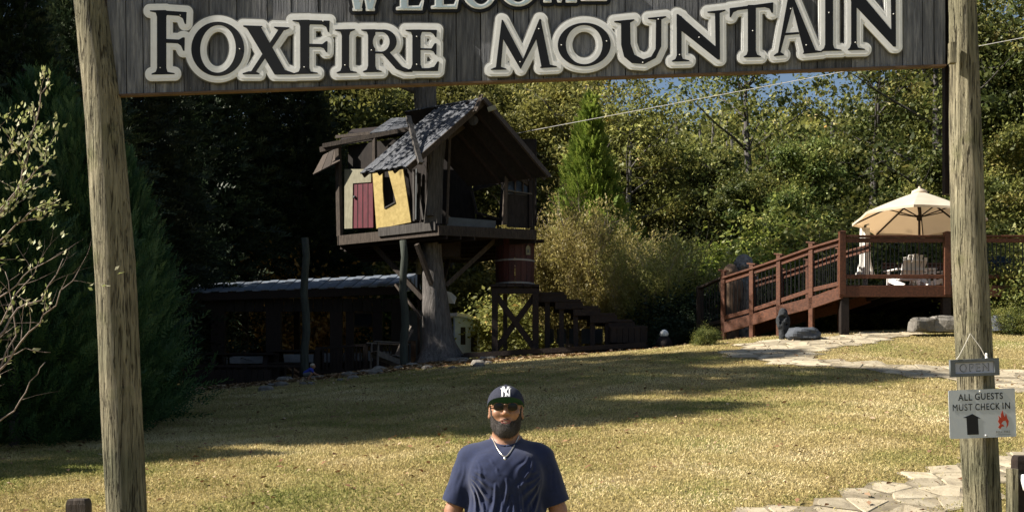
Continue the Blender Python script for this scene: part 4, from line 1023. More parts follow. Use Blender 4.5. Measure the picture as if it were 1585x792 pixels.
for p0, p1, w in [(P(572,372,28.6),P(655,462,28),.10),(P(766,372,28.2),P(690,442,28),.10),(P(645,378,27.3),P(668,440,27.75),.09),(P(612,440,28.2),P(652,492,27.7),.05),(P(700,372,30.5),P(684,445,28.3),.10)]:
    mb = MB(); mb.beam(p0, p1, w, w); mb.build('brace', M['old_wood'], TH)
mb = MB(); mb.box(P(696,387,28.3), (.5,.5,.35)); mb.build('trunk_collar', M['dark_wood'], TH)
def panel(pl, pts, t, name, mat, off=0.0):
    mb = MB(); q = [pl.hit(*p)+pl.n3*off for p in pts]; mb.prism(q, pl.n3, t); return mb.build(name, mat, TH)
def pbeam(pl, a, b, w, d, name, mat, off=0.0, par=None):
    mb = MB(); mb.beam(pl.hit(*a)+pl.n3*off, pl.hit(*b)+pl.n3*off, w, d, pl.n3); return mb.build(name, mat, par or TH)
LW = VPlane(HA, HB, -.14); RW = VPlane(HB, HC, -.14)
# left wall: corner post, cream frame, red door, yellow panel with its window hole
pbeam(LW, (527,366),(524,222), .11,.11,'corner_post',M['old_wood'],.02)
panel(LW, [(534,354),(546,353.5),(547,284),(575,282),(575,262),(534,262)], .04,'door_frame',M['cream'],.02)
dr = panel(LW, [(546.5,353),(577.5,352),(576.5,275),(546.5,275)], .04,'door',M['red_door'],.0)
for x in (553.5, 561.5, 569.5): pbeam(LW,(x,352),(x,277),.012,.006,'door_batten',M['interior'],.004)
mb = MB(); mb.lathe(LW.hit(549.5,305), [(.03,0),(.035,.03),(.02,.05)], 8, LW.n3); mb.build('handle', M['slate'], TH)
panel(LW, [(577.5,263),(593,263),(593.5,294),(596,324),(595,352.6),(584,354)], .03,'yellow_board',M['yellow'],.032)
panel(LW, [(596.2,324.1),(614.7,314),(601.5,262.6),(625,262),(637.5,344),(595.2,352.5)], .03,'yellow_board',M['yellow'],.034)
panel(LW, [(588,322),(615,316),(603,263),(588,264)], .02,'window_back',M['interior'],-.12)
pbeam(LW,(597,322.5),(613.5,313.4),.03,.03,'window_sill',M['grey_board'],.04)
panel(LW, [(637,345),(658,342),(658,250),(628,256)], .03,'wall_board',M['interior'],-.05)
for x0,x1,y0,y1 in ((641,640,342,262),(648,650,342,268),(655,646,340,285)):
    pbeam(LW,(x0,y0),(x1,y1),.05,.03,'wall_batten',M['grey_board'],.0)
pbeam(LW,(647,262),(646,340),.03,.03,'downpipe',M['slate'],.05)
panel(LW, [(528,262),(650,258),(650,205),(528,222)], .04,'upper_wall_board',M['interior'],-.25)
pbeam(LW,(579,206),(579,262),.08,.08,'post',M['old_wood'],-.02)
# front gable wall
panel(RW, [(656,346),(675,344),(692,205),(672,225),(664,270)], .04,'grey_wall_board',M['grey_board'],.03)
panel(RW, [(676,345),(684,346),(686,270),(688,214),(683,222)], .04,'grey_wall_board',M['grey_board'],.0)
pbeam(RW,(690.5,347),(695,212),.055,.055,'post',M['old_wood'],.06)
pbeam(RW,(779,348),(784,240),.085,.085,'post',M['old_wood'],.05)
pbeam(RW,(820,352),(820,268),.08,.08,'post',M['dark_wood'],.03)
panel(RW, [(785,351),(820,353),(820,303),(785,300)], .03,'lower_wall_board',M['interior'],.0)
pbeam(RW,(784,295.5),(822,301),.03,.05,'window_sill',M['grey_board'],.06)
pbeam(RW,(785,262),(818,285),.10,.04,'window_head',M['old_wood'],.02)
for x in (797, 809): pbeam(RW,(x,300),(x,272),.03,.03,'window_bar',M['old_wood'],.02)
M['dusk_glass'] = flat_mat('dull window pane', (.03,.04,.06), .15)
panel(RW, [(786,299),(818,302),(818,284),(786,262)], .008,'pane',M['dusk_glass'],-.01)
# interior: back walls with a trapezoid opening, dim furniture
BW = VPlane((-3.3,31.2), (1.1,30.2))
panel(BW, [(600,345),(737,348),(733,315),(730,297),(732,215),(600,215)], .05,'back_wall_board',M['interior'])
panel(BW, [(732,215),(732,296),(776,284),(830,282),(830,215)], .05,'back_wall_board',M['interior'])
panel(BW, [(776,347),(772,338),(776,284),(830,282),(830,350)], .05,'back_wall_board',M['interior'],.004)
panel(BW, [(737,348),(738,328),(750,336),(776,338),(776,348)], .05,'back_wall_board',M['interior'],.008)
pbeam(BW,(731,296),(738,330),.06,.06,'window_frame',M['old_wood'],.03)
pbeam(BW,(737,329),(775,340),.06,.06,'window_frame',M['old_wood'],.03)
mb = MB(); mb.prism([ext(HB.lerp(HA,.04), ztop+.02), ext(HB.lerp(HC,.2), ztop+.02), ext(HB.lerp(HC,.2), ztop+1.5), ext(HB.lerp(HA,.04), ztop+1.5)], (0,1,0), .02)
mb = MB(); mb.beam(RW.hit(700,340)-RW.n3*.5, RW.hit(772,352)-RW.n3*.3+Vector((0,0,.06)), .35, .22); mb.build('bench', M['slate'], TH)
mb = MB(); mb.beam(RW.hit(664,335)+RW.n3*.12, RW.hit(664,322)+RW.n3*.12, .13,.13); mb.build('lantern', M['grey_board'], TH)
# right wall (seen edge on) and floor boards lip
rwp = VPlane(HC, HD)
mb = MB(); mb.prism([ext(HC.lerp(HD,.05), ztop), ext(HD, ztop), ext(HD, ztop+1.2), ext(HC.lerp(HD,.05), ztop+1.2)], (1,0,0), .05); mb.build('side_wall_board', M['interior'], TH)
# roof: ridge runs back left from the apex
ap = P(751,151,26.55); rdir = Vector((-.84,.545,0)); gd = Vector((.95,.317,0))
el = P(630,257,26.02); er = P(852,271,27.05)
def slope_boards(e0, lenE, lenR, nb, mat, nm, th=.035, thick_mat=None):
    """boards running from ridge to eave, each its own piece"""
    rgx = random.Random(int(abs(e0.x)*100))
    nrm = (ap-e0).cross(rdir).normalized()
    if nrm.z < 0: nrm = -nrm
    for i in range(nb):
        f0, f1 = i/nb, (i+1)/nb-.012
        a = e0+rdir*(lenE*f0)+(e0-ap).normalized()*rgx.uniform(-.03,.05); b = e0+rdir*(lenE*f1)+(e0-ap).normalized()*rgx.uniform(-.03,.05)
        c = ap+rdir*(lenR*f1); d = ap+rdir*(lenR*f0); o = nrm*rgx.uniform(0,.018)
        mb = MB(); mb.prism([a+o,b+o,c+o,d+o], nrm, th); mb.build(nm, mat, TH)
    return nrm
nL = slope_boards(el, 1.30, 1.26, 9, M['roof'], 'roof_board')
nR = slope_boards(er, 2.2, 2.2, 8, M['roof'], 'roof_board')
for e, n_, le, lr in ((el, nL, 1.30, 1.26), (er, nR, 2.2, 2.2)):
    d = (e-ap).normalized(); o = -n_*.05; i_ = rdir*.04
    mb = MB(); mb.prism([e+o+i_, e+rdir*(le-.03)+o, ap+rdir*(lr-.03)+o, ap+o+i_], n_, .02); mb.build('roof_shade_sheet', M['interior'], TH)  # dark sheet added so the roof underside reads as shade
    mb = MB(); mb.beam(ap-n_*.06-gd*0, e-n_*.06, .05, .13, n_); mb.build('barge_board', M['old_wood'], TH)
    for k in range(1, 4):
        q = rdir*(k*.42); mb = MB(); mb.beam(ap-n_*.10+q, e-n_*.10+q, .05, .09, n_); mb.build('rafter', M['dark_wood'], TH)
pbeam(RW,(757,180),(790,240),.12,.05,'gable_brace',M['old_wood'],.10); pbeam(RW,(790,240),(842,277),.12,.05,'gable_brace',M['old_wood'],.10)
pbeam(RW,(748,172),(690,216),.12,.05,'gable_brace',M['old_wood'],.10)
mb = MB(); mb.beam(P(651,253,25.95), P(632,181,26.6), .10, .08); mb.build('roof_prop', M['grey_board'], TH)
# pale disc and ridge cap
mb = MB(); mb.lathe(P(733,187,26.7), [(.11,0),(.11,.02)], 18, Vector((-.3,-1,.1))); mb.build('round_plaque', M['grey_board'], TH)
mb = MB(); mb.beam(P(755,170,26.5), P(768,166,26.5), .05,.10); mb.build('ridge_cap', M['cream'], TH)
for i in range(3):
    mb = MB(); mb.beam(P(745-i*28,150+i*9,26.5+i*.6)+Vector((0,0,.04)), P(735-i*28,176+i*9,26.3+i*.6)+Vector((0,0,.04)),.10,.03,nL); mb.build('ridge_strip', M['old_wood'], TH)
# second roof behind on the left
mb = MB(); n2 = Vector((-.35,-.25,.9)).normalized()
q = [P(572,206,28.3), P(636,200,28.0), P(642,182,29.6), P(606,183,30.2)]
rgx = random.Random(3)
for i in range(5):
    f0, f1 = i/5, (i+.94)/5; mb = MB(); o = n2*rgx.uniform(0,.02)
    mb.prism([q[0].lerp(q[1],f0)+o, q[0].lerp(q[1],f1)+o, q[3].lerp(q[2],f1)+o, q[3].lerp(q[2],f0)+o], n2, .04); mb.build('roof_board', M['roof'], TH)
for a, b, w in [((500,226,28.6),(642,198,27.9),.10),((520,212,29.2),(575,206,28.5),.07),((496,232,28.7),(527,224,28.5),.12)]:
    mb = MB(); mb.beam(P(*a), P(*b), w*.6, w); mb.build('eave_beam', M['old_wood'], TH)
q = [P(484,270,28.7), P(527,248,28.5), P(527,226,29.6), P(500,240,29.8)]
for i in range(3):
    f0, f1 = i/3, (i+.93)/3; mb = MB(); mb.prism([q[0].lerp(q[1],f0), q[0].lerp(q[1],f1), q[3].lerp(q[2],f1), q[3].lerp(q[2],f0)], n2, .03); mb.build('awning_board', M['old_wood'], TH)
mb = MB(); 
q = [P(520,222,28.8), P(650,204,28.3), P(655,190,30.5), P(545,200,31)]; mb.prism(q, (0,0,1), .05); mb.build('back_roof', M['dark_wood'], TH)

# ------------------------------------------------------------------ water barrel on its timber stand
YW = 28.4
M['barrel'] = grain_mat('dark red barrel staves', (.030,.009,.007), (.075,.020,.014), (6,6,1.2), .6, .3, .15, 4, .01)
M['hoop'] = flat_mat('pale metal hoop', (.22,.20,.18), .5, .3)
bc = P(797, 443, YW); bz0 = P(797,443,YW).z; bz1 = P(797,372,YW).z; R = 30.5/F*YW
BR = thing('water_barrel', (bc.x, YW, bz0), 'dark red round water barrel with two pale hoops standing on a timber stand', 'barrel')
ns = 20
for i in range(ns):
    a0 = 2*math.pi*i/ns+.01; a1 = 2*math.pi*(i+1)/ns-.01; mb = MB(); V = []
    for z, f in ((bz0,.97),((bz0+bz1)/2,1.0),(bz1,.98)):
        for a, r in ((a0,R*f),(a1,R*f),(a1,R*f-.03),(a0,R*f-.03)): V.append((bc.x+math.cos(a)*r, YW+math.sin(a)*r, z))
    mb.add(V, [(3,2,1,0)]+[(k*4+j,k*4+(j+1)%4,(k+1)*4+(j+1)%4,(k+1)*4+j) for k in range(2) for j in range(4)]+[(8,9,10,11)]); mb.build('stave', M['barrel'], BR)
mb = MB(); mb.lathe((bc.x,YW,bz1-.01), [(R*.97,-.04),(R*.97,0)], 24); mb.build('lid', M['dark_wood'], BR)
for yy in (405, 440):
    z = P(797,yy,YW).z; mb = MB(); mb.lathe((bc.x,YW,z), [(R*.985,-.02),(R*1.02,-.02),(R*1.02,.02),(R*.985,.02)], 28); mb.build('hoop', M['hoop'], BR)
Yp = YW-R-.02
mb = MB(); mb.prism([P(x,y,Yp+.05) for x,y in [(814,394),(821,394),(821,383),(817.5,378),(814,383)]], (0,-1,0), .02); 
t = mb.build('house_plaque', M['cream'], BR)
mb = MB(); mb.prism([P(x,y,Yp+.028) for x,y in [(816.3,391),(818.8,391),(818.8,386),(816.3,386)]], (0,-1,0), .006); mb.build('plaque_hole', M['slate'], BR)
mb = MB(); mb.beam(P(822,374,YW-.2), P(842,373,YW-.2), .25, .05); mb.build('side_shelf', M['dark_wood'], BR)
SY0, SY1 = YW-.5, YW+.5; zt = bz0-.01
ST = thing('timber_stand', (bc.x, YW, gz1(bc.x, YW)), 'dark timber stand with crossed braces under the red barrel', 'stand')
mb = MB(); mb.frame(Vector((bc.x,YW,zt-.06)), XA, YA, ZA, 76/F*YW, 1.15, .12)
for k in range(6):
    mb = MB(); mb.box((bc.x+(k-2.5)*76/F*YW/6, YW, zt-.03), (76/F*YW/6-.015, 1.15, .055)); mb.build('deck_board', M['dark_wood'], ST)
for Yf in (SY0, SY1):
    mb = MB(); mb.beam(P(761,450,Yf), P(835,450,Yf), .08, .12); mb.build('top_beam', M['dark_wood'], ST)
    for x in (766, 829):
        b = P(x,450,Yf); mb = MB(); mb.beam((b.x,Yf,gz1(b.x,Yf)-.2), (b.x,Yf,b.z-.05), .14,.14); mb.build('leg', M['dark_wood'], ST)
    for a, b in (((768,457),(828,540)), ((828,457),(768,540))):
        mb = MB(); o = 0 if a[0] < 800 else .06; mb.beam(P(a[0],a[1],Yf+o), P(b[0],b[1],Yf+o), .05,.13); mb.build('cross_brace', M['dark_wood'], ST)
for xs_ in (782, 848):
    b = P(xs_,455,YW); mb = MB(); mb.beam((b.x,YW,gz1(b.x,YW)-.2),(b.x,YW,b.z),.10,.10); mb.build('inner_post', M['old_wood'], ST)
# stepped walkway right of the stand
WS = thing('wooden_steps', gat(925, 28.6), 'dark wooden steps going down to the right from the barrel stand', 'steps')
steps_ = [(828,874,452),(856,899,463),(884,926,473),(910,952,484),(938,979,494),(965,998,503)]
for i, (x0, x1, y) in enumerate(steps_):
    a = P(x0,y,28.1); b = P(x1,y,28.1)
    mb = MB(); mb.box(((a.x+b.x)/2, 28.7, a.z-.03), (b.x-a.x, 1.25, .06)); mb.build('tread', M['dark_wood'], WS)
    for Yf in (28.12, 29.25):
        mb = MB(); mb.box(((a.x+b.x)/2+.05, Yf, a.z-.14), (b.x-a.x, .06, .17)); mb.build('riser_board', M['dark_wood'], WS)
for x, y in ((847,455),(869,464),(891,474),(917,486),(940,495)):
    for Yf in (28.2, 29.2):
        b = P(x,y,Yf); mb = MB(); mb.beam((b.x,Yf,gz1(b.x,Yf)-.1),(b.x,Yf,b.z-.05),.11,.11); mb.build('post', M['dark_wood'], WS)
CB = thing('wooden_planter', gat(973, 28.0), 'brown wooden box at the lower end of the dark steps', 'planter box')
for k in range(6):
    x0, x1 = 946+k*9, 946+k*9+8.4; a = P(x0,506,27.9); b = P(x1,530,27.9); mb = MB(); mb.box(((a.x+b.x)/2,27.9,(a.z+b.z)/2),(b.x-a.x,.04,a.z-b.z)); mb.build('board', M['dark_wood'], CB)
a = P(945,505,27.9); b = P(1001,528,27.9)
mb = MB(); mb.box(((a.x+b.x)/2,28.35,a.z-.02),(b.x-a.x+.04,.95,.05)); mb.build('lid', M['dark_wood'], CB)
for X_ in (a.x, b.x): mb = MB(); mb.box((X_,28.35,(a.z+b.z)/2-.02),(.04,.85,a.z-b.z)); mb.build('side_panel', M['dark_wood'], CB)
mb = MB(); mb.box(((a.x+b.x)/2,28.8,(a.z+b.z)/2-.02),(b.x-a.x,.04,a.z-b.z)); mb.build('back_panel', M['dark_wood'], CB)
# long low platform in front
PF = thing('low_platform', gat(860, 27.4), 'long low dark red boardwalk at the foot of the barrel stand', 'boardwalk')
pa = [P(718,546,27.6), P(1000,529,27.3)]
for k in range(24):
    f0, f1 = k/24, (k+.95)/24; a = pa[0].lerp(pa[1], f0); b = pa[0].lerp(pa[1], f1)
    mb = MB(); mb.prism([a, b, b+Vector((0,1.3,0)), a+Vector((0,1.3,0))], (0,0,1), .04); mb.build('deck_board', M['dark_wood'], PF)
for dz, m_ in ((.06,'red_wood'),(.20,'dark_wood')):
    mb = MB(); mb.beam(pa[0]-Vector((0,.02,dz)), pa[1]-Vector((0,.02,dz)), .04, .11); mb.build('edge_board', M['dark_wood'], PF)
for k in range(7):
    a = pa[0].lerp(pa[1], k/6)+Vector((0,.1,0)); mb = MB(); mb.beam((a.x,a.y,gz1(a.x,a.y)-.25),(a.x,a.y,a.z-.05),.12,.12); mb.build('post', M['dark_wood'], PF)
for k in range(5):                                    # low pale back panels behind the posts
    a = P(850+k*19,520,29.6); mb = MB(); mb.box((a.x,29.6,a.z),(.22,.04,.36)); mb.build('back_panel', M['slate'], PF)

# ------------------------------------------------------------------ white shed glimpsed behind the trunk
SHY = 34.0
SH = thing('white_shed', gat(722, SHY), 'small white cabin with dark windows glimpsed between the trunk and the barrel stand', 'cabin')
M['shed'] = grain_mat('pale blue white siding', (.50,.62,.85), (.66,.78,.98), (1,1,1), .6, .1, .05, 5, .01)
shp = VPlane((P(704,0,SHY).x, SHY), (P(743,0,SHY+1.8).x, SHY+1.8))
def spn(pts, nm, mat, off=0, t=.04):
    mb = MB(); mb.prism([shp.hit(*p)+shp.n3*off for p in pts], shp.n3, t); return mb.build(nm, mat, SH)
spn([(704,546),(743,546),(742,499),(722,489),(704,487)], 'wall', M['shed'])
spn([(713,533),(720,533),(720,506),(713,506)], 'window', M['interior'], .01, .02)
spn([(729,544),(738,544),(738,518),(729,517)], 'door', M['interior'], .01, .02)
spn([(702,489),(722,491),(744,501),(744,498),(722,486.5),(702,484)], 'roof_edge', M['white'], .1, .5)
mb = MB(); mb.prism([P(700,488,SHY), P(722,489,SHY+.5), P(743,498,SHY+1.8), P(743,498,SHY+4)], (0,0,1), .05); mb.build('roof', M['shed'], SH)
mb = MB(); mb.prism([P(690,468,31), P(703,470,31), P(706,460,31.2), P(698,452,31.2), P(690,450,31)], (-.3,-1,0), .04); aw = mb.build('white_awning', M['white']); setp(aw, 'small white roof corner poking out right of the thick trunk', 'roof corner')

# ------------------------------------------------------------------ dark open pavilion on the left
PY = 32.0
PV = thing('pavilion', gat(460, PY), 'low dark open sided pavilion with a long shed roof behind the lawn at the left', 'pavilion')
M['tin'] = grain_mat('blue grey tin roof', (.10,.12,.15), (.24,.28,.34), (3,3,3), .45, .2, .15, 3, .01, spots=(3,.60,(.15,.10,.05)))
e0, e1 = P(288,452,PY-1.5), P(622,441,PY-1.5); b0, b1 = P(300,440,PY+3.2), P(645,424,PY+3.2)
for k in range(26):
    f0, f1 = k/26, (k+.97)/26; up = Vector((0,0,.02*(k%2)))
    mb = MB(); mb.prism([e0.lerp(e1,f0)+up, e0.lerp(e1,f1)+up, b0.lerp(b1,f1)+up, b0.lerp(b1,f0)+up], (0,0,1), .03); mb.build('roof_sheet', M['tin'], PV)
mb = MB(); mb.beam(e0-Vector((0,-.05,.12)), e1-Vector((0,-.05,.12)), .05, .2); mb.build('fascia', M['dark_wood'], PV)
for x0, x1, y0, y1 in ((288,622,452,482),):
    n = 22
    for k in range(n):
        xa_ = x0+(x1-x0)*k/n; xb_ = x0+(x1-x0)*(k+.94)/n; a = P(xa_,462,PY-1.2); b = P(xb_,482,PY-1.2)
        mb = MB(); mb.box(((a.x+b.x)/2,PY-1.2,(a.z+b.z)/2),(b.x-a.x,.03,a.z-b.z)); mb.build('valance_board', M['interior'], PV)
for x, w in ((292,14),(337,20),(423,22),(520,18),(541,12),(584,14),(615,18)):
    b = P(x,470,PY-1.2); s = w/F*PY; mb = MB(); mb.box((b.x, PY-1.1, (b.z+gz1(b.x,PY-1.1))/2-.1), (s, s*.7, b.z-gz1(b.x,PY-1.1)+.1)); mb.build('post', M['dark_wood'], PV)
for x in (300,380,460,540,618):
    b = P(x,462,PY+3); mb = MB(); mb.beam((b.x,PY+3,gz1(b.x,PY+3)-.2),(b.x,PY+3,b.z),.16,.16); mb.build('post', M['dark_wood'], PV)
# half walls at the back, a window and a panel at the right end
mb = MB(); mb.box((P(455,560,PY+3).x,PY+3.05,P(0,566,PY+3).z),(5.4,.06,.45)); mb.build('back_half_wall', M['interior'], PV)
mb = MB(); a = P(622,480,PY+.6); b = P(655,560,PY+.6); mb.box(((a.x+b.x)/2,PY+.6,(a.z+b.z)/2),(b.x-a.x,.08,a.z-b.z)); mb.build('end_wall', M['slate'], PV)
mb = MB(); mb.prism([P(x,y,PY+1.0) for x,y in [(624,452),(651,447),(648,424),(632,428)]], (0,-1,0), .05); mb.build('gable_siding', M['shed'], PV)
for x in (630,636,642): 
    mb = MB(); mb.beam(P(x,450,PY+.97), P(x,430,PY+.97), .02,.02); mb.build('siding_batten', M['slate'], PV)
wf = thing('wall_window', P(558,505,PY+2.6), 'pale window frame with a curved reflection at the back of the dark pavilion', 'window')
def rectfr(x0,y0,x1,y1,Y,w,mat,nm,par):
    for a,b in (((x0,y0),(x1,y0)),((x1,y0),(x1,y1)),((x1,y1),(x0,y1)),((x0,y1),(x0,y0))):
        mb = MB(); mb.beam(P(*a,Y),P(*b,Y),w,w,YA); mb.build(nm,mat,par)
rectfr(547,484,578,505,PY+2.6,.05,M['grey_board'],'frame',wf)
mb = MB(); mb.box(P(562,495,PY+2.62),(.5,.02,.34)); mb.build('pane', M['dusk_glass'], wf)
# things standing in the pavilion
def slat_rail(x0, y0, x1, y1, Y, n, zt, zb, label, mat, balw=.035, dark='dark_wood'):
    t = thing('railing', gat((x0+x1)/2, Y), label, 'railing'); a = P(x0,y0,Y); b = P(x1,y1,Y)
    up = Vector((0,0,zt)); dn = Vector((0,0,zb))
    mb = MB(); mb.beam(a+up,b+up,.09,.06); mb.build('top_rail', M[dark], t)
    mb = MB(); mb.beam(a+dn,b+dn,.06,.06); mb.build('bottom_rail', M[dark], t)
    for k in range(n):
        q = a.lerp(b,(k+.5)/n); mb = MB(); mb.box((q.x,q.y,q.z+(zt+zb)/2),(balw,balw,zt-zb-.04)); mb.build('baluster', M[mat], t)
    for f in (0,.5,1):
        q = a.lerp(b,f); mb = MB(); mb.beam((q.x,q.y,gz1(q.x,q.y)-.15),(q.x,q.y,q.z+zt+.02),.11,.11); mb.build('post', M[dark], t)
    return t
slat_rail(492,566,640,556,29.0,26,.42,-.15,'dark railing with thin balusters left of the thick trunk','dark_wood')
slat_rail(290,578,470,578,28.6,16,.18,-.35,'low dark railing in front of the pavilion at the far left','dark_wood')
M['backlit_band'] = flat_mat('pale backlit band', (.30,.30,.31), .8, 0, .2)
WLb = thing('backlit_strip', gat(420,31.5), 'pale strip standing in for the backlit band seen through the pavilion railing', 'wall')
for k, (x0,x1,y0,y1) in enumerate([(296,352,553,563),(356,496,548,562),(498,536,546,560),(538,560,546,558),(562,606,543,558)]):
    a = P(x0,y0,31.6); b = P(x1,y1,31.6); mb = MB(); mb.box(((a.x+b.x)/2,31.6,(a.z+b.z)/2),(b.x-a.x,.08,a.z-b.z)); mb.build('panel', M['backlit_band'], WLb)  # pale panels stand in for the bright backlight behind the railing
RW2 = thing('low_board_wall', gat(335,27.2), 'low reddish brown board wall behind the junipers at the left', 'low wall')
for k in range(14):
    x0 = 284+k*9.6; a = P(x0,572,27.0); b = P(x0+9,598,27.0); mb = MB(); mb.box(((a.x+b.x)/2,27,(a.z+b.z)/2),(b.x-a.x,.05,a.z-b.z)); mb.build('board', M['dark_wood'], WLb if False else RW2)
def bench(px, Y, wpx, label, group=None, rot=0, hgt=.75):
    g = gat(px, Y); t = thing('picnic_table', g, label, 'picnic table', group); w = wpx/F*Y; x0 = g.x
    for k in range(4):
        mb = MB(); mb.box((x0, Y+(k-1.5)*.2, g.z+hgt), (w,.18,.045)); mb.build('table_board', M['dark_wood'], t)
    for s in (-1,1):
        mb = MB(); mb.box((x0, Y+s*.72, g.z+.43), (w,.26,.045)); mb.build('bench_seat', M['dark_wood'], t)
        for q in (-1,1):
            mb = MB(); mb.beam((x0+q*w*.38,Y+s*.62,g.z),(x0+q*w*.38,Y+s*.25,g.z+hgt-.03),.05,.12,XA); mb.build('leg', M['dark_wood'], t)
    return t
bench(375, 29.6, 105, 'dark picnic table at the left in front of the pavilion', 'picnic tables')
bench(462, 30.2, 80, 'dark picnic table behind the bare pole', 'picnic tables')
# leaning wooden chair by the railing
def wood_chair(px, Y, label, mat, ang, group=None, nm='wooden_chair', s=1.0, slats=5, zs=1.0):
    g = gat(px, Y) if not hasattr(px, 'x') else px; t = thing(nm, g, label, 'chair', group); R_m = Matrix.Rotation(ang, 3, 'Z')
    def L(x, y, z): return Vector(g)+R_m@Vector((x*s,y*s,z*s*zs))
    ax, ay = R_m@XA, R_m@YA
    for x in (-.30,.30):
        mb = MB(); mb.beam(L(x,-.32,0), L(x,-.30,.58), .09*s,.03*s,ay); mb.build('front_leg', mat, t)
        mb = MB(); mb.beam(L(x,-.30,.33), L(x,.55,.02), .03*s,.12*s); mb.build('back_leg', mat, t)
        mb = MB(); mb.beam(L(x*1.12,-.40,.60), L(x*1.12,.35,.58), .13*s,.025*s); mb.build('arm', mat, t)
    for k in range(5):
        f = k/4; mb = MB(); mb.beam(L(-.29,-.30+.5*f,.38-.10*f), L(.29,-.30+.5*f,.38-.10*f), .11*s,.022*s); mb.build('seat_slat', mat, t)
    for k in range(slats):
        u = (k-(slats-1)/2)/slats; h = 1.0-.16*(abs(u)*2)**2
        mb = MB(); b0_ = L(u*.50,.20,.24); t0_ = L(u*.66,.52,h); mb.beam(b0_, t0_, .112*s,.02*s, ay); mb.build('back_slat', mat, t)
    for z, y in ((.55,.37),(.82,.47)):
        mb = MB(); mb.beam(L(-.30,y+.02,z), L(.30,y+.02,z), .05*s,.03*s); mb.build('back_rail', mat, t)
    return t
M['dim_wood'] = grain_mat('weathered chair wood', (.10,.085,.07), (.22,.19,.16), (4,4,4), .8, .3, .1, 5, .01)
wood_chair(600, 28.0, 'weathered wooden slat chair beside the railing left of the trunk', M['dim_wood'], -1.2)
# two bare poles and the little lantern
def simple_pole(nm, px0, py0, px1, py1, Y, w, label, cat, mat, top=True):
    b = gat(px1, Y); t = thing(nm, b, label, cat); mb = MB(); p0 = P(px0,py0,Y); n_ = 8
    pts = [p0.lerp(Vector((b.x,Y,b.z-.2)), i/n_)+Vector((.03*math.sin(i*1.7),0,0)) for i in range(n_+1)]
    mb.tube(pts, [w/F*Y/2*(.85+.2*i/n_) for i in range(n_+1)], 10); mb.build('log', mat, t, True); return t
M['green_post'] = grain_mat('greenish treated log', (.025,.03,.026), (.07,.08,.065), (8,8,1), .9, .5, .1, 4, .02)
simple_pole('timber_pole', 624,372, 627,560, 27.2, 13, 'greenish upright log just left of the thick trunk under the tree house', 'pole', M['green_post'])
simple_pole('timber_pole', 472,368, 473,570, 27.0, 13, 'slender upright log in front of the pavilion', 'pole', M['green_post'])
LN = thing('lantern_post', gat(648,29.5), 'small pale lantern on a thin post left of the trunk under the tree house', 'lantern')
lt = P(648,415,29.5); mb = MB(); mb.beam((lt.x,29.5,gz1(lt.x,29.5)),(lt.x,29.5,lt.z-.15),.06,.06); mb.build('post', M['dark_wood'], LN)
mb = MB(); mb.lathe((lt.x,29.5,lt.z-.15), [(.05,0),(.07,.02),(.07,.27),(.05,.28)], 8); mb.build('lantern_body', M['cream'], LN)
mb = MB(); mb.lathe((lt.x,29.5,lt.z+.13), [(.13,0),(.02,.12)], 8); mb.build('lantern_roof', M['cream'], LN)
mb = MB(); mb.lathe((lt.x,29.5,lt.z+.25), [(.02,0),(.03,.02),(.0,.06)], 6); mb.build('finial', M['cream'], LN)

# rubble along the edge of the shaded lawn
rg = random.Random(8)
for i in range(46):
    px = rg.uniform(400, 760); py = np.interp(px, [400,520,640,760],[600,584,570,562])+rg.uniform(-8,6); p = on_ground(px, py, 20, 32); s = rg.uniform(.05,.14)
    rock('rubble_stone', (p.x,p.y,p.z+.01), (s*1.3,s,s*.7), i, M['tan_rock'], 'small pale stone lying along the top edge of the shaded lawn', 'stone', None, 'stones along the top edge of the lawn', 5)
V, Fc, t = litter(9000, -7.5, 1.5, 23.8, 28.5, .09, 12, .025)
setp(link_mesh('edge_litter', npmesh('edge_litter', V, Fc, False, t), M['leaf_fallen']), 'bark chips and dry leaves round the foot of the thick trunk', 'leaf litter', kind='stuff')

# ------------------------------------------------------------------ deck with ramp, umbrella and chairs
YD = 25.0
DK = thing('deck', gat(1380, YD), 'raised red brown deck with black balusters and a sloping ramp at the right', 'deck')
zf = P(1308,441,YD).z; zr = P(1308,366,YD).z
x_l = P(1303,0,YD).x; x_r = P(1640,0,YD).x
def dbeam(a, b, w, h, nm, mat='red_wood', up=ZA, par=None): mb = MB(); mb.bbeam(a, b, w, h, up); return mb.build(nm, M[mat], par or DK)
depth = 4.6
for k in range(32):                                   # floor boards run front to back
    xa_ = x_l+(x_r-x_l)*k/32; xb_ = x_l+(x_r-x_l)*(k+.95)/32
    mb = MB(); mb.box(((xa_+xb_)/2, YD+depth/2, zf-.02), (xb_-xa_, depth, .04)); mb.build('deck_board', M['red_wood'], DK)
zfb = P(1308,458,YD).z
dbeam((x_l-.06,YD-.03,(zf+zfb)/2-.02),(x_r,YD-.03,(zf+zfb)/2-.02),.05,zf-zfb,'fascia')
dbeam((x_l-.02,YD,(zf+zfb)/2-.04),(x_l-.02,YD+depth,(zf+zfb)/2-.04),.05,zf-zfb,'fascia','dark_wood')
for k in range(9):
    xx = x_l+.3+(x_r-x_l)*k/9; mb = MB(); mb.box((xx, YD+depth/2, zf-.15),(.05,depth-.1,.2)); mb.build('joist', M['dark_wood'], DK)
for px in (1308, 1466, 1610):
    xx = P(px,0,YD).x; g = gz1(xx,YD)
    dbeam((xx,YD+.08,g-.2),(xx,YD+.08,zfb+.02),.17,.17,'support_post','dark_wood',YA)
for px in (1308, 1466, 1610):
    xx = P(px,0,YD+depth-.2).x; g = gz1(xx,YD+depth-.2)
    dbeam((xx,YD+depth-.2,g-.2),(xx,YD+depth-.2,zf-.06),.17,.17,'support_post','dark_wood',YA)
mb = MB()
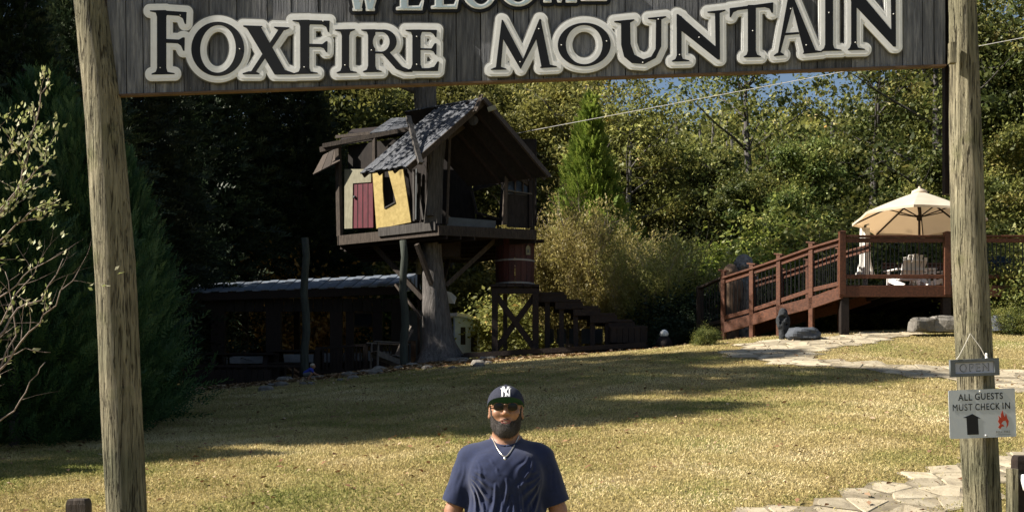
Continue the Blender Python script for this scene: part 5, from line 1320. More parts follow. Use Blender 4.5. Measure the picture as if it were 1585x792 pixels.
for px, top in ((1303,360),(1465,361),(1612,361)):
    xx = P(px,0,YD).x; dbeam((xx,YD-.02,zf-.2),(xx,YD-.02,P(px,top,YD).z),.13,.12,'rail_post','red_wood',YA)
    mb = MB(); mb.lathe((xx,YD-.02,P(px,top,YD).z), [(.095,0),(.095,.02),(.02,.04)], 4); mb.build('post_cap', M['red_wood'], DK)
def railrun(a, b, ztop_, zbot, n, inset=.08, mat='red_wood', nb='baluster'):
    d = (b-a); 
    dbeam(a+ZA*ztop_, b+ZA*ztop_, .13,.04,'top_rail',mat)
    dbeam(a+ZA*(ztop_-.08), b+ZA*(ztop_-.08), .04,.09,'rail',mat)
    dbeam(a+ZA*zbot, b+ZA*zbot, .05,.08,'bottom_rail',mat)
    for k in range(n):
        q = a+d*((k+.6)/(n+.2)); mb = MB(); mb.tube([q+ZA*zbot, q+ZA*(ztop_-.1)], .011, 6, cap=False); mb.build(nb, M['black_metal'], DK)
H_ = zr-zf
for p0, p1, n in ((1309,1459,23),(1471,1606,20)):
    railrun(Vector((P(p0,0,YD).x,YD-.02,zf)), Vector((P(p1,0,YD).x,YD-.02,zf)), H_, .17, n)
# back and right rails
railrun(Vector((x_l+2.2,YD+depth,zf)), Vector((x_r,YD+depth,zf)), H_, .17, 34)
# ramp: side plane recedes to the left
RA = Vector((P(1303,0,YD).x, YD)); RB = Vector((P(1120,0,26.9).x, 26.9))
rp2 = VPlane(RA, RB); rdv = Vector((rp2.d.x, rp2.d.y, 0)); back = -rp2.n3
def R3(px, py, off=0): return rp2.hit(px, py)+rp2.n3*off
mb = MB()
for nm, off in (('front',0),('back',-1.25)):
    tp = [(1303,370),(1256,384),(1206,402),(1164,416),(1120,430)]
    bt = [(1303,438),(1256,449),(1206,466),(1164,480),(1120,492)]
    fs0 = [(1303,450),(1256,466),(1206,479),(1164,492),(1120,504)]
    for i in range(4):
        a, b = tp[i], tp[i+1]
        dbeam(R3(*a,off), R3(*b,off), .13,.045,'top_rail')
        dbeam(R3(a[0],a[1]+6,off), R3(b[0],b[1]+6,off), .04,.09,'rail')
        a, b = bt[i], bt[i+1]; dbeam(R3(*a,off), R3(*b,off), .05,.09,'bottom_rail')
        a, b = fs0[i], fs0[i+1]; dbeam(R3(a[0],a[1]+3,off+.02), R3(b[0],b[1]+3,off+.02), .05,.24,'stringer')
        n = 7
        for k in range(n):
            f = (k+.7)/(n+.4); q0 = R3(*tp[i],off).lerp(R3(*tp[i+1],off), f); q1 = R3(*bt[i],off).lerp(R3(*bt[i+1],off), f); q0.x = q1.x; q0.y = q1.y
            mb = MB(); mb.tube([q1, q0-ZA*.08], .011, 6, cap=False); mb.build('baluster', M['black_metal'], DK)
    for (px, top) in ((1256,375),(1206,393),(1164,408),(1120,418)):
        p = R3(px, top, off); g = gz1(p.x, p.y); dbeam((p.x,p.y,g-.2),(p.x,p.y,p.z+(.0 if off == 0 else 0)),.10,.09,'rail_post','red_wood',rp2.n3)
        mb = MB(); mb.beam(p-rdv*.10-ZA*.02, p+rdv*.10+ZA*.01, .11,.03); mb.build('post_cap', M['red_wood'], DK)
# ramp floor boards
nbd = 30
for k in range(nbd):
    f = (k+.5)/nbd; a = R3(1303,449).lerp(R3(1120,500), f); mb = MB(); q = a-rp2.n3*.6
    mb.frame(q, rdv, back, ZA, (R3(1303,449)-R3(1120,500)).length/nbd*.93, 1.2, .035); mb.build('ramp_board', M['red_wood'], DK)
# lower landing turning back at the left end
LA = Vector((P(1120,0,26.9).x,26.9,0)); LB = Vector((P(1084,0,28.6).x,28.6,0))
def lz(px, py, Y): return P(px, py, Y)
a1, b1_ = P(1118,430,26.95), P(1083,446,28.2); a2, b2 = P(1118,497,26.95), P(1083,505,28.2); a3, b3 = P(1118,512,26.95), P(1083,517,28.2)
dbeam(a1,b1_,.12,.045,'top_rail','dark_wood'); dbeam(a2,b2,.05,.08,'bottom_rail','dark_wood'); dbeam(a3,b3,.05,.26,'stringer','dark_wood')
for k in range(8):
    q0 = a1.lerp(b1_,(k+.5)/8); q1 = a2.lerp(b2,(k+.5)/8); mb = MB(); mb.tube([Vector((q0.x,q0.y,q1.z)), q0], .011, 6, cap=False); mb.build('baluster', M['black_metal'], DK)
g = gz1(b1_.x, b1_.y); dbeam((b1_.x,b1_.y,g-.1), b1_+ZA*.05, .14,.14,'rail_post','dark_wood',YA)

# umbrella over the deck
YU = 25.9
uc = P(1423,0,YU); R = 1.36; zap = P(1417,296,YU).z; zrim = P(1329,343,YU).z
UM = thing('parasol', (uc.x,YU,zf), 'open cream canvas patio umbrella over the white chairs on the deck', 'umbrella')
M['canvas'], nt, b = newmat('cream canvas'); b.inputs['Base Color'].default_value = (.80,.71,.57,1); b.inputs['Roughness'].default_value = .9
tl = node(nt,'ShaderNodeBsdfTranslucent'); tl.inputs[0].default_value = (.72,.50,.28,1); mx = node(nt,'ShaderNodeMixShader'); mx.inputs[0].default_value = .38
nt.links.new(b.outputs[0], mx.inputs[1]); nt.links.new(tl.outputs[0], mx.inputs[2]); nt.links.new(mx.outputs[0], nt.nodes['Material Output'].inputs[0])
n1 = node(nt,'ShaderNodeTexNoise'); n1.inputs['Scale'].default_value = 3; r = ramp(nt,[(.3,(.74,.66,.52)),(.7,(.83,.75,.61))]); nt.links.new(n1.outputs[0], r.inputs[0]); nt.links.new(r.outputs[0], b.inputs['Base Color'])
tiltM = Matrix.Rotation(math.radians(5), 3, 'X')@Matrix.Rotation(math.radians(-3), 3, 'Y')
ac = Vector((uc.x, YU, zap))
def cp_(a, f, sag=0.0):
    r = R*f; z = -(zap-zrim)*(f**1.08)-sag
    return ac+tiltM.inverted()@Vector((math.cos(a)*r, math.sin(a)*r, z))
nseg = 8; N = 6
for k in range(nseg):
    a0 = 2*math.pi*(k+.5)/nseg; a1_ = 2*math.pi*(k+1.5)/nseg; V = []
    for i in range(N+1):
        f = .06+.94*i/N
        for j in range(7):
            t_ = j/6; am = a0+(a1_-a0)*t_; c_ = math.cos(math.pi/8)/math.cos(am-(a0+a1_)/2)
            V.append(cp_(am, f*c_*(1-.03*math.sin(math.pi*t_)*f), .05*math.sin(math.pi*t_)*f))
    mb = MB(); mb.add(V, [(i*7+j,(i+1)*7+j,(i+1)*7+j+1,i*7+j+1) for i in range(N) for j in range(6)]); mb.build('canopy_panel', M['canvas'], UM, True)
    V = []                                            # short hem
    for j in range(7):
        t_ = j/6; am = a0+(a1_-a0)*t_; c_ = math.cos(math.pi/8)/math.cos(am-(a0+a1_)/2); q = cp_(am, c_*(1-.03*math.sin(math.pi*t_)), .05*math.sin(math.pi*t_)); V += [q, q-ZA*.05]
    mb = MB(); mb.add(V, [(2*j,2*j+1,2*j+3,2*j+2) for j in range(6)]); mb.build('hem', M['canvas'], UM)
    mb = MB(); mb.beam(cp_(a0,.04)-ZA*.05, cp_(a0,.99)-ZA*.03, .022,.03); mb.build('rib', M['dark_wood'], UM)
    mb = MB(); mb.beam(ac-ZA*.55, cp_(a0,.5)-ZA*.04, .018,.022); mb.build('strut', M['dark_wood'], UM)
mb = MB(); mb.lathe(ac-ZA*.02, [(R*.13,-.05),(R*.11,.03),(.03,.08),(.02,.12)], 12); mb.build('top_vent', M['canvas'], UM, True)
mb = MB(); mb.lathe(ac-ZA*.62, [(.04,0),(.055,.03),(.055,.1),(.04,.12)], 10); mb.build('hub', M['dark_wood'], UM)
mb = MB(); mb.tube([(uc.x,YU,zf), ac], .025, 10); mb.build('pole', M['dark_wood'], UM, True)
mb = MB(); mb.lathe((uc.x,YU,zf), [(.25,0),(.24,.05),(.05,.09),(.04,.3)], 16); mb.build('base', M['slate'], UM, True)
# white gathered cloth
M['cloth'] = flat_mat('white cloth', (.72,.70,.66), .9, 0, .05)
mb = MB(); cy = 26.6; V = []; ncl = 36
for py, w in ((353,13),(362,14),(385,14),(400,15),(412,19),(428,28)):
    p = P(1339,py,cy)
    for j in range(ncl):
        a = 2*math.pi*j/ncl; r = w/2/F*cy*(1+.16*math.sin(a*7+py*.02)); V.append(p+Vector((math.cos(a)*r, math.sin(a)*r, 0)))
zlast = zf+.02
mb.add(V, [(i*ncl+j,(i+1)*ncl+j,(i+1)*ncl+(j+1)%ncl,i*ncl+(j+1)%ncl) for i in range(5) for j in range(ncl)])
CL_ = thing('gathered_curtain', (P(1339,0,cy).x, cy, zf), 'white gathered cloth hanging behind the deck railing left of the umbrella pole', 'curtain')
mb.build('cloth', M['cloth'], CL_, True)
mb = MB(); p = P(1339,350,cy); mb.beam((p.x,cy,zf),(p.x,cy,p.z+.1),.05,.05); mb.build('pole', M['slate'], CL_)
mb = MB(); mb.lathe(P(1339,385,cy), [(14.8/2/F*cy,-.02),(15/2/F*cy,.02)], 20); mb.build('tie_band', M['cloth'], CL_)
M['chair_white'] = flat_mat('white chair plastic', (.74,.72,.70), .45, 0, .03)
M['chair_blue'] = flat_mat('dark blue chair plastic', (.03,.06,.12), .5, 0, .1)
def dchair(px, Y, m_, lab, ang): wood_chair(Vector((P(px,0,Y).x, Y, zf)), Y, lab, M[m_], ang, None, 'garden_chair', .86, zs=.80)
dchair(1402, 25.9, 'chair_white', 'white slatted garden chair facing away behind the railing left of the umbrella pole', math.pi+.15)
dchair(1447, 26.6, 'chair_white', 'white garden chair beside the right deck post, turned sideways', .9)
dchair(1541, 26.2, 'chair_blue', 'dark blue garden chair on the deck right of the right gate pole', math.pi-.3)
ft = thing('side_table', (P(1430,0,25.8).x,25.8,zf), 'small white side table between the two white chairs', 'table')
mb = MB(); mb.box((WL[ft.name].x,25.8,zf+.40),(.42,.42,.035)); mb.build('table_top', M['chair_white'], ft)
for sx in (-1,1):
    for sy in (-1,1): mb = MB(); mb.box((WL[ft.name].x+sx*.17,25.8+sy*.17,zf+.19),(.045,.045,.38)); mb.build('leg', M['chair_white'], ft)
# boulders and slabs by the deck
def rk(px0, px1, py0, py1, Y, m_, lab, seed):
    a = P(px0,py1,Y); b = P(px1,py0,Y); rock('boulder', ((a.x+b.x)/2, Y, (a.z+b.z)/2-.02), ((b.x-a.x)/2, (b.x-a.x)*.4, (b.z-a.z)/2*1.15), seed, M[m_], lab, 'boulder', flatb=.7, sq=.5 if m_ == 'tan_rock' else .8)
rk(1216,1271,506,526,24.2,'grey_rock','smooth blue grey boulder lying at the foot of the ramp',3)
rk(1409,1445,491,514,24.4,'tan_rock','left of the pale stone slabs lying in front of the deck',5)
rk(1438,1482,489,515,24.5,'tan_rock','pale stone slab touching the right gate pole in front of the deck',6)
rk(1532,1570,487,513,24.6,'grey_rock','dark grey stone right of the right gate pole in front of the deck',7)
rk(1564,1600,485,512,24.9,'grey_rock','dark grey stone at the right edge in front of the deck',8)
# power line
PWL = MB(); a = P(797,207,27.2); b = P(1640,48,15.5); n_ = 24
PWL.tube([a.lerp(b, i/n_)-ZA*.35*math.sin(math.pi*i/n_)*0 for i in range(n_+1)], [.007-.003*i/n_ for i in range(n_+1)], 6)
M['cable'] = flat_mat('pale cable', (.36,.35,.33), .5)
setp(PWL.build('overhead_cable', M['cable']), 'thin pale overhead cable running from the tree house up to the right', 'cable')
# ------------------------------------------------------------------ smooth solids: signed distance field -> one continuous mesh
class Field:
    def __init__(s, lo, hi, h):
        s.lo = np.array(lo, float); s.h = h; s.n = np.ceil((np.array(hi)-s.lo)/h).astype(int)+1
        s.D = np.full(tuple(s.n), 1.0, np.float32)
    def _sl(s, lo, hi, pad):
        a = np.clip(np.floor((np.array(lo)-pad-s.lo)/s.h).astype(int), 0, s.n-1); b = np.clip(np.ceil((np.array(hi)+pad-s.lo)/s.h).astype(int)+1, 1, s.n)
        g = [(s.lo[i]+np.arange(a[i], b[i])*s.h).astype(np.float32) for i in range(3)]
        return (slice(a[0],b[0]),slice(a[1],b[1]),slice(a[2],b[2])), g[0][:,None,None], g[1][None,:,None], g[2][None,None,:]
    def comb(s, fn, lo, hi, k, mode='u'):
        sl, X, Y, Z = s._sl(lo, hi, k+.02); d = fn(X, Y, Z).astype(np.float32); a = s.D[sl]
        if mode == 'u':
            t = np.maximum(k-np.abs(a-d), 0)/k; s.D[sl] = np.minimum(a, d)-t*t*k*.25
        else:
            d = -d; t = np.maximum(k-np.abs(a-d), 0)/k; s.D[sl] = np.maximum(a, d)+t*t*k*.25
        return s
    def ell(s, c, r, k=.02, mode='u', rot=None):
        c = np.array(c, float); r = np.array(r, float); m = max(r)
        Rm = None if rot is None else np.array(rot)
        def fn(X, Y, Z):
            x, y, z = X-c[0], Y-c[1], Z-c[2]
            if Rm is not None: x, y, z = (Rm[0,0]*x+Rm[0,1]*y+Rm[0,2]*z, Rm[1,0]*x+Rm[1,1]*y+Rm[1,2]*z, Rm[2,0]*x+Rm[2,1]*y+Rm[2,2]*z)
            k0 = np.sqrt((x/r[0])**2+(y/r[1])**2+(z/r[2])**2); k1 = np.sqrt((x/r[0]**2)**2+(y/r[1]**2)**2+(z/r[2]**2)**2)+1e-6
            return k0*(k0-1)/k1
        return s.comb(fn, c-(m if Rm is not None else r), c+(m if Rm is not None else r), k, mode)
    def cone(s, a, b, ra, rb, k=.02, mode='u'):
        a = np.array(a, float); b = np.array(b, float); ba = b-a; L2 = ba@ba; m = max(ra, rb)
        def fn(X, Y, Z):
            t = np.clip(((X-a[0])*ba[0]+(Y-a[1])*ba[1]+(Z-a[2])*ba[2])/L2, 0, 1)
            return np.sqrt((X-a[0]-ba[0]*t)**2+(Y-a[1]-ba[1]*t)**2+(Z-a[2]-ba[2]*t)**2)-(ra+(rb-ra)*t)
        return s.comb(fn, np.minimum(a,b)-m, np.maximum(a,b)+m, k, mode)
    def grid(s):
        g = [(s.lo[i]+np.arange(s.n[i])*s.h).astype(np.float32) for i in range(3)]
        return g[0][:,None,None], g[1][None,:,None], g[2][None,None,:]
    def copy(s):
        o = Field.__new__(Field); o.lo, o.h, o.n, o.D = s.lo, s.h, s.n, s.D.copy(); return o
    def mesh(s, name, shift=(0,0,0), rotz=0.0, scale=1.0, smooth=1):
        D = s.D; ins = D < 0
        c = ins[:-1,:-1,:-1].astype(np.int8)
        cs = sum(ins[i:D.shape[0]-1+i, j:D.shape[1]-1+j, k:D.shape[2]-1+k].astype(np.int8) for i in (0,1) for j in (0,1) for k in (0,1))
        act = (cs > 0) & (cs < 8); idx = np.argwhere(act); vid = np.full(act.shape, -1, np.int64); vid[act] = np.arange(len(idx))
        acc = np.zeros((len(idx),3)); cnt = np.zeros(len(idx))
        cor = [(i,j,k) for i in (0,1) for j in (0,1) for k in (0,1)]
        val = {q: D[idx[:,0]+q[0], idx[:,1]+q[1], idx[:,2]+q[2]] for q in cor}
        for q in cor:
            for ax in range(3):
                if q[ax] == 0:
                    w = list(q); w[ax] = 1; w = tuple(w); a, b = val[q], val[w]; m = (a < 0) != (b < 0)
                    t = np.where(m, a/np.where(m, a-b, 1), 0); p = np.array(q, float)[None]+np.zeros((len(idx),3)); p[:,ax] += t
                    acc[m] += p[m]; cnt[m] += 1
        V = (acc/cnt[:,None]+idx)*s.h+s.lo
        F_ = []
        for ax in range(3):
            u, v = (ax+1)%3, (ax+2)%3
            sh = list(D.shape); a = [slice(None)]*3; b = [slice(None)]*3; a[ax] = slice(0, sh[ax]-1); b[ax] = slice(1, sh[ax])
            m = ins[tuple(a)] != ins[tuple(b)]; e = np.argwhere(m)
            ok = (e[:,u] > 0) & (e[:,v] > 0) & (e[:,u] < sh[u]-1) & (e[:,v] < sh[v]-1); e = e[ok]
            du = np.zeros(3, int); du[u] = 1; dv = np.zeros(3, int); dv[v] = 1
            q = [e-du-dv, e-dv, e, e-du]; q = np.stack([vid[w[:,0],w[:,1],w[:,2]] for w in q], 1)
            flip = ~ins[tuple(a)][m][ok]; q[flip] = q[flip][:,::-1]; F_.append(q)
        F_ = np.concatenate(F_)
        for _ in range(smooth):                        # light Laplacian smoothing
            A = np.zeros_like(V); n = np.zeros(len(V))
            for i in range(4):
                np.add.at(A, F_[:,i], V[F_[:,(i+1)%4]]+V[F_[:,i-1]]); np.add.at(n, F_[:,i], 2)
            V = V*.5+A/np.maximum(n,1)[:,None]*.5
        ct, st = math.cos(rotz), math.sin(rotz); V = V*scale
        V = np.c_[V[:,0]*ct-V[:,1]*st, V[:,0]*st+V[:,1]*ct, V[:,2]]+np.array(shift)
        return npmesh(name, V, F_, True)

def skin_mat(name, c0, c1, rough=.5):
    m = grain_mat(name, c0, c1, (1,1,1), rough, .15, .0, 40, .002, objrand=False)
    b = m.node_tree.nodes['Principled BSDF']; b.inputs['Subsurface Weight'].default_value = .12; b.inputs['Subsurface Radius'].default_value = (.01,.004,.002); b.inputs['Subsurface Scale'].default_value = .5
    b.inputs['Specular IOR Level'].default_value = .45
    return m
M['skin'] = skin_mat('brown skin', (.27,.135,.08), (.37,.195,.12))
M['lips'] = skin_mat('lips', (.26,.09,.075), (.34,.13,.11), .4)
M['beard'] = grain_mat('short dark beard', (.010,.008,.007), (.07,.06,.055), (1,1,1), .85, .8, 0, 170, .004, objrand=False)
M['beard_grey'] = grain_mat('greying beard', (.02,.018,.017), (.10,.09,.085), (1,1,1), .85, .8, 0, 170, .004, objrand=False)
M['shirt'] = grain_mat('navy cotton', (.006,.012,.044), (.010,.019,.066), (1,1,1), .85, .12, 0, 60, .002, objrand=False)
M['shirt'].node_tree.nodes['Principled BSDF'].inputs['Sheen Weight'].default_value = .25
M['jeans'] = flat_mat('dark denim', (.02,.03,.06), .9, 0, .3)
M['shoe'] = flat_mat('shoe leather', (.03,.03,.03), .6)
M['cap_navy'] = grain_mat('dark navy cap wool', (.018,.020,.034), (.035,.038,.058), (1,1,1), .9, .2, 0, 120, .002, objrand=False)
M['cap_green'] = flat_mat('green under visor', (.006,.048,.027), .8)
M['thread'] = flat_mat('white embroidery', (.82,.82,.82), .7, 0, .04)
M['lens'] = flat_mat('dark sunglass lens', (.006,.005,.005), .08)
M['gold'] = flat_mat('bronze metal', (.22,.13,.07), .35, .6)
M['silver'] = flat_mat('pale chain metal', (.75,.70,.60), .3, .8)

# ---- the standing man
MX, MY = (783-792.5)/311.5, 6.1
mg = gz1(MX, MY)
PN = thing('person', (MX, MY, mg), 'man in navy t-shirt, dark cap and sunglasses with short beard and neck chain', 'person')
# heights below are measured from z=0, the ground under him is lifted to match
H0 = WL[PN.name]
def man(f, name, mat, parent=PN, sm=1):
    return link_mesh(name, f.mesh(name, (0,0,-mg), smooth=sm), mat, parent)
B = Field((-.42,-.24,-.02), (.42,.24,1.86), .0045)
B.ell((0,.03,1.745), (.079,.098,.083), .02)
B.ell((0,0,1.692), (.073,.084,.092), .03)
B.ell((0,-.022,1.638), (.064,.064,.050), .03)
B.cone((-.012,-.064,1.612), (.012,-.064,1.612), .022, .022, .03)
B.cone((-.04,-.068,1.757), (.04,-.068,1.757), .014, .014, .02)          # brow
for s in (-1,1):
    B.ell((s*.031,-.093,1.735), (.019,.015,.012), .014, 's')            # eye sockets
    B.ell((s*.031,-.072,1.735), (.0125,.0125,.0115), .003)              # eyeballs
    B.ell((s*.041,-.062,1.702), (.024,.020,.020), .025)                 # cheeks
    B.ell((s*.0125,-.093,1.699), (.0095,.010,.008), .008)               # nostril wings
    ex = s*.080
    B.ell((ex,.012,1.708), (.009,.018,.032), .012); B.ell((s*.087,.010,1.712), (.005,.010,.018), .004, 's'); B.ell((s*.083,.004,1.684), (.007,.008,.010), .008)
B.cone((0,-.082,1.742), (0,-.106,1.706), .0085, .013, .014)             # nose
B.cone((-.020,-.083,1.668), (.020,-.083,1.668), .0055, .0055, .010); B.cone((-.008,-.089,1.667), (.008,-.089,1.667), .006, .006, .006)
B.cone((-.017,-.082,1.656), (.017,-.082,1.656), .007, .007, .008)
B.cone((-.026,-.088,1.662), (.026,-.088,1.662), .003, .003, .004, 's')
HEAD = B.copy()
B.cone((0,.03,1.64), (0,.03,1.50), .060, .066, .03)
B.cone((-.17,.03,1.475), (.17,.03,1.475), .055, .055, .06); B.cone((0,.045,1.57), (-.12,.03,1.50), .035,.045,.05); B.cone((0,.045,1.57), (.12,.03,1.50), .035,.045,.05)
B.ell((0,.02,1.36), (.175,.115,.19), .05); B.ell((0,.0,1.12), (.17,.125,.22), .05); B.ell((0,.01,.95), (.165,.12,.12), .05)
for s in (-1,1):
    B.cone((s*.187,.02,1.465), (s*.262,.025,1.215), .056, .042, .03); B.cone((s*.262,.025,1.215), (s*.292,-.035,.985), .041, .028, .02)
    B.ell((s*.276,-.002,1.13), (.040,.042,.07), .02)
    B.cone((s*.292,-.035,.985), (s*.296,-.048,.93), .026,.027,.015)     # wrist to palm
    B.ell((s*.297,-.054,.895), (.017,.040,.048), .015)
    for i, (dy, l) in enumerate(((-.030,.070),(-.010,.078),(.010,.072),(.028,.056))):
        a = (s*.298,-.055+dy,.862); m_ = (s*.294,-.058+dy*1.02,.862-l*.55); e = (s*.278,-.062+dy,.862-l)
        B.cone(a, m_, .0098, .0088, .004); B.cone(m_, e, .0088, .0072, .003)
    B.cone((s*.294,-.085,.915), (s*.285,-.108,.880), .013,.010,.010); B.cone((s*.285,-.108,.880), (s*.276,-.112,.850), .010,.008,.004)
    B.cone((s*.09,.0,.93), (s*.105,-.01,.50), .088, .055, .03); B.cone((s*.105,-.01,.50), (s*.115,.025,.09), .056, .038, .02)
    B.cone((s*.115,.035,.05), (s*.13,-.12,.035), .038, .030, .02)
bo = man(B, 'body', M['skin'])
# lips and eyes get their own colours by place
me = bo.data; me.materials.append(M['lips'])
co = np.empty(len(me.vertices)*3, np.float32); me.vertices.foreach_get('co', co); co = co.reshape(-1,3)+np.array([0,0,mg])
lv = np.empty(len(me.polygons)*4, np.int32); me.polygons.foreach_get('vertices', lv); fc = co[lv.reshape(-1,4)].mean(1)
lip = (np.abs(fc[:,0]) < .024) & (fc[:,1] < -.075) & (np.abs(fc[:,2]-1.6615) < .0115-.006*(np.abs(fc[:,0])/.024)**2)
mi = np.zeros(len(me.polygons), np.int32); mi[lip] = 1; me.polygons.foreach_set('material_index', mi)
# beard: a shell over the jaw, trimmed round the mouth and cheeks
X, Y, Z = HEAD.grid(); noise3 = (np.sin(X*700)*np.sin(Y*640+1)*np.sin(Z*680+2)).astype(np.float32)
def ellf(c, r):
    k0 = np.sqrt(((X-c[0])/r[0])**2+((Y-c[1])/r[1])**2+((Z-c[2])/r[2])**2); return (k0-1)*min(r)
bd = HEAD.copy(); d = HEAD.D-.0042*np.clip(1-(Z-1.64)/.06,.35,1)-.0009*noise3
reg = Z-1.690+np.maximum(0, (.055-np.abs(X)))*.25-.045*np.clip((np.abs(X)-.064)/.008,0,1)
for s in (-1,1): d = np.maximum(d, -ellf((s*.090,.014,1.706), (.022,.030,.038)))
d = np.maximum(d, reg); d = np.maximum(d, Y-.012+np.maximum(0,1.66-Z)*.25)
for s in (-1,1): d = np.maximum(d, -ellf((s*.034,-.085,1.700), (.031,.055,.034)))
d = np.maximum(d, -ellf((0,-.095,1.6615), (.026,.05,.0105))); d = np.maximum(d, -ellf((0,-.10,1.702), (.017,.05,.018)))
d = np.maximum(d, 1.575-Z)
bd.D = d.astype(np.float32); br_ = man(bd, 'beard', M['beard']); me = br_.data; me.materials.append(M['beard_grey'])
co = np.empty(len(me.vertices)*3, np.float32); me.vertices.foreach_get('co', co); co = co.reshape(-1,3)+np.array([0,0,mg])
lv = np.empty(len(me.polygons)*4, np.int32); me.polygons.foreach_get('vertices', lv); fc = co[lv.reshape(-1,4)].mean(1)
gr = (fc[:,2] < 1.648+.010*np.sin(fc[:,0]*160)) & (fc[:,1] < -.045) & (np.abs(fc[:,0]) < .046)
mi = np.zeros(len(me.polygons), np.int32); mi[gr] = 1; me.polygons.foreach_set('material_index', mi)
# short hairs standing off the beard
hg = np.random.default_rng(6); ff = lv.reshape(-1,4); sel = hg.integers(0, len(ff), 5200); vv = co[ff[sel]]; w4 = hg.random((len(sel),4)); w4 /= w4.sum(1, keepdims=True)
hp = (vv*w4[:,:,None]).sum(1); hn = np.cross(vv[:,1]-vv[:,0], vv[:,2]-vv[:,0]); hn /= np.linalg.norm(hn, axis=1, keepdims=True)+1e-9
ctr = np.array([0,.02,1.68]); sg = np.sign(((hp-ctr)*hn).sum(1)); hn *= sg[:,None]; hd = hn*.55+np.array([0,0,-.75])+rnorm(hg, len(sel))*.35; hd /= np.linalg.norm(hd, axis=1, keepdims=True)
hs = np.cross(hd, hn); hs /= np.linalg.norm(hs, axis=1, keepdims=True)+1e-9; L_ = .004+.006*hg.random((len(sel),1)); V = np.stack([hp-hs*.0005, hp+hs*.0005, hp+hd*L_], 1).reshape(-1,3)-np.array([0,0,mg])
link_mesh('beard_hair', npmesh('beard_hair', V, np.arange(len(V)).reshape(-1,3)), M['beard'], PN)
hr = HEAD.copy(); d = HEAD.D-.004; d = np.maximum(d, 1.715-Z-np.maximum(0,Y-.02)*.5); d = np.maximum(d, Z-1.77); d = np.maximum(d, -.01-Y); d = np.maximum(d, .03-np.abs(X)-np.maximum(0,Y-.0)*.9)
d = np.maximum(d, .035-Y); hr.D = d.astype(np.float32); man(hr, 'hair', M['beard'])
mb = MB(); mb.tube([H0+Vector((.016*t_, -.0895+.010*t_*t_, 1.6615+.002*t_*t_-mg)) for t_ in (-1,-.6,-.2,.2,.6,1)], [.0012,.0028,.0032,.0032,.0028,.0012], 6)
M['teeth'] = flat_mat('teeth', (.62,.57,.48), .35, 0, .03); mb.build('teeth', M['teeth'], PN, True)
# t-shirt
T_ = Field((-.42,-.26,.80), (.42,.26,1.66), .0045)
T_.cone((-.155,.02,1.482), (.155,.02,1.486), .060, .060, .05)
T_.cone((0,.04,1.555), (-.13,.025,1.497), .040, .048, .04); T_.cone((0,.04,1.555), (.13,.025,1.500), .040, .048, .04)
T_.ell((0,.01,1.38), (.198,.142,.185), .06); T_.ell((0,-.012,1.14), (.200,.158,.25), .07); T_.ell((0,0,.94), (.198,.15,.12), .05)
for s in (-1,1):
    T_.ell((s*.070,-.078,1.40), (.090,.050,.085), .09)
    T_.cone((s*.175,.02,1.470), (s*.249,.02,1.262), .072, .070, .035)
# folds
rf = random.Random(4)
def fold(p, q, r, sink=.004, k=.02, mode='u'):
    T_.cone(p, q, r, r*.45, k, mode)
# broad soft folds are waves of the cloth: they fan out from the armpits and fall from the chest
X, Y, Z = T_.grid()
fr = np.clip((-Y-.02)/.10, 0, 1)                       # only the front and sides
wv = np.zeros(T_.D.shape, np.float32)
def crease(px_, pz, qx, qz, amp, wd, ridge=1):
    ax_, az_ = qx-px_, qz-pz; L2 = ax_*ax_+az_*az_; t = np.clip(((X-px_)*ax_+(Z-pz)*az_)/L2, 0, 1)
    cx_ = px_+ax_*t+.006*np.sin(t*7); dd = (X-cx_)*az_-(Z-(pz+az_*t))*ax_; dd = dd/math.sqrt(L2)
    dist = np.hypot(X-cx_, Z-(pz+az_*t)); w = wd*(.45+.9*t)
    fade = np.sin(np.pi*np.clip(t*.85+.12, 0, 1))
    return amp*fade*(np.exp(-(dist/w)**2)-.55*np.exp(-((dist-1.5*w)/(w*.9))**2))*fr
for s in (-1,1):
    for x0,z0,x1,z1,am in ((.165,1.40,.045,1.335,.006),(.168,1.385,.06,1.27,.008),(.165,1.365,.085,1.20,.008),(.168,1.34,.115,1.12,.007),(.172,1.43,.09,1.40,.005)):
        wv += crease(s*x0, z0, s*x1, z1, am, .010)
    for x0,z0,x1,z1 in ((.205,1.45,.235,1.28),(.225,1.47,.262,1.29),(.245,1.46,.288,1.30)): wv += crease(s*x0, z0, s*x1, z1, .0045, .009)
for x0,z0,x1,z1,am in ((.004,1.385,-.006,1.18,.009),(-.050,1.36,-.085,1.05,.010),(.060,1.355,.098,1.06,.010),(-.022,1.30,-.040,1.0,.009),(.032,1.30,.050,1.0,.009),(-.11,1.27,-.135,1.0,.008),(.118,1.27,.14,1.0,.008)):
    wv += crease(x0, z0, x1, z1, am, .012)
for (x0,z0,x1,z1,am,wd) in ((-.10,1.50,-.03,1.43,.003,.008),(.11,1.49,.05,1.40,.006,.010),(.13,1.47,.075,1.33,.007,.010),(-.14,1.47,-.10,1.33,.004,.010),(-.06,1.45,-.02,1.40,.003,.008),(.02,1.33,.012,1.16,.006,.009),(-.075,1.25,-.105,1.05,.006,.009),(.085,1.22,.07,1.02,.007,.009),(-.02,1.20,.005,1.0,.006,.009),(.155,1.36,.135,1.10,.006,.010),(-.155,1.33,-.15,1.08,.006,.010)):
    wv += crease(x0, z0, x1, z1, am, wd)
wv += .0016*(np.sin(X*38+Z*21+1.3*np.sin(Z*17))*np.sin(Z*26-X*13+Y*20)+.6*np.sin(X*71-Z*33+2*np.sin(X*19))*np.sin(Z*47+Y*31))
T_.D = (T_.D-wv).astype(np.float32)
X, Y, Z = T_.grid()
d = T_.D
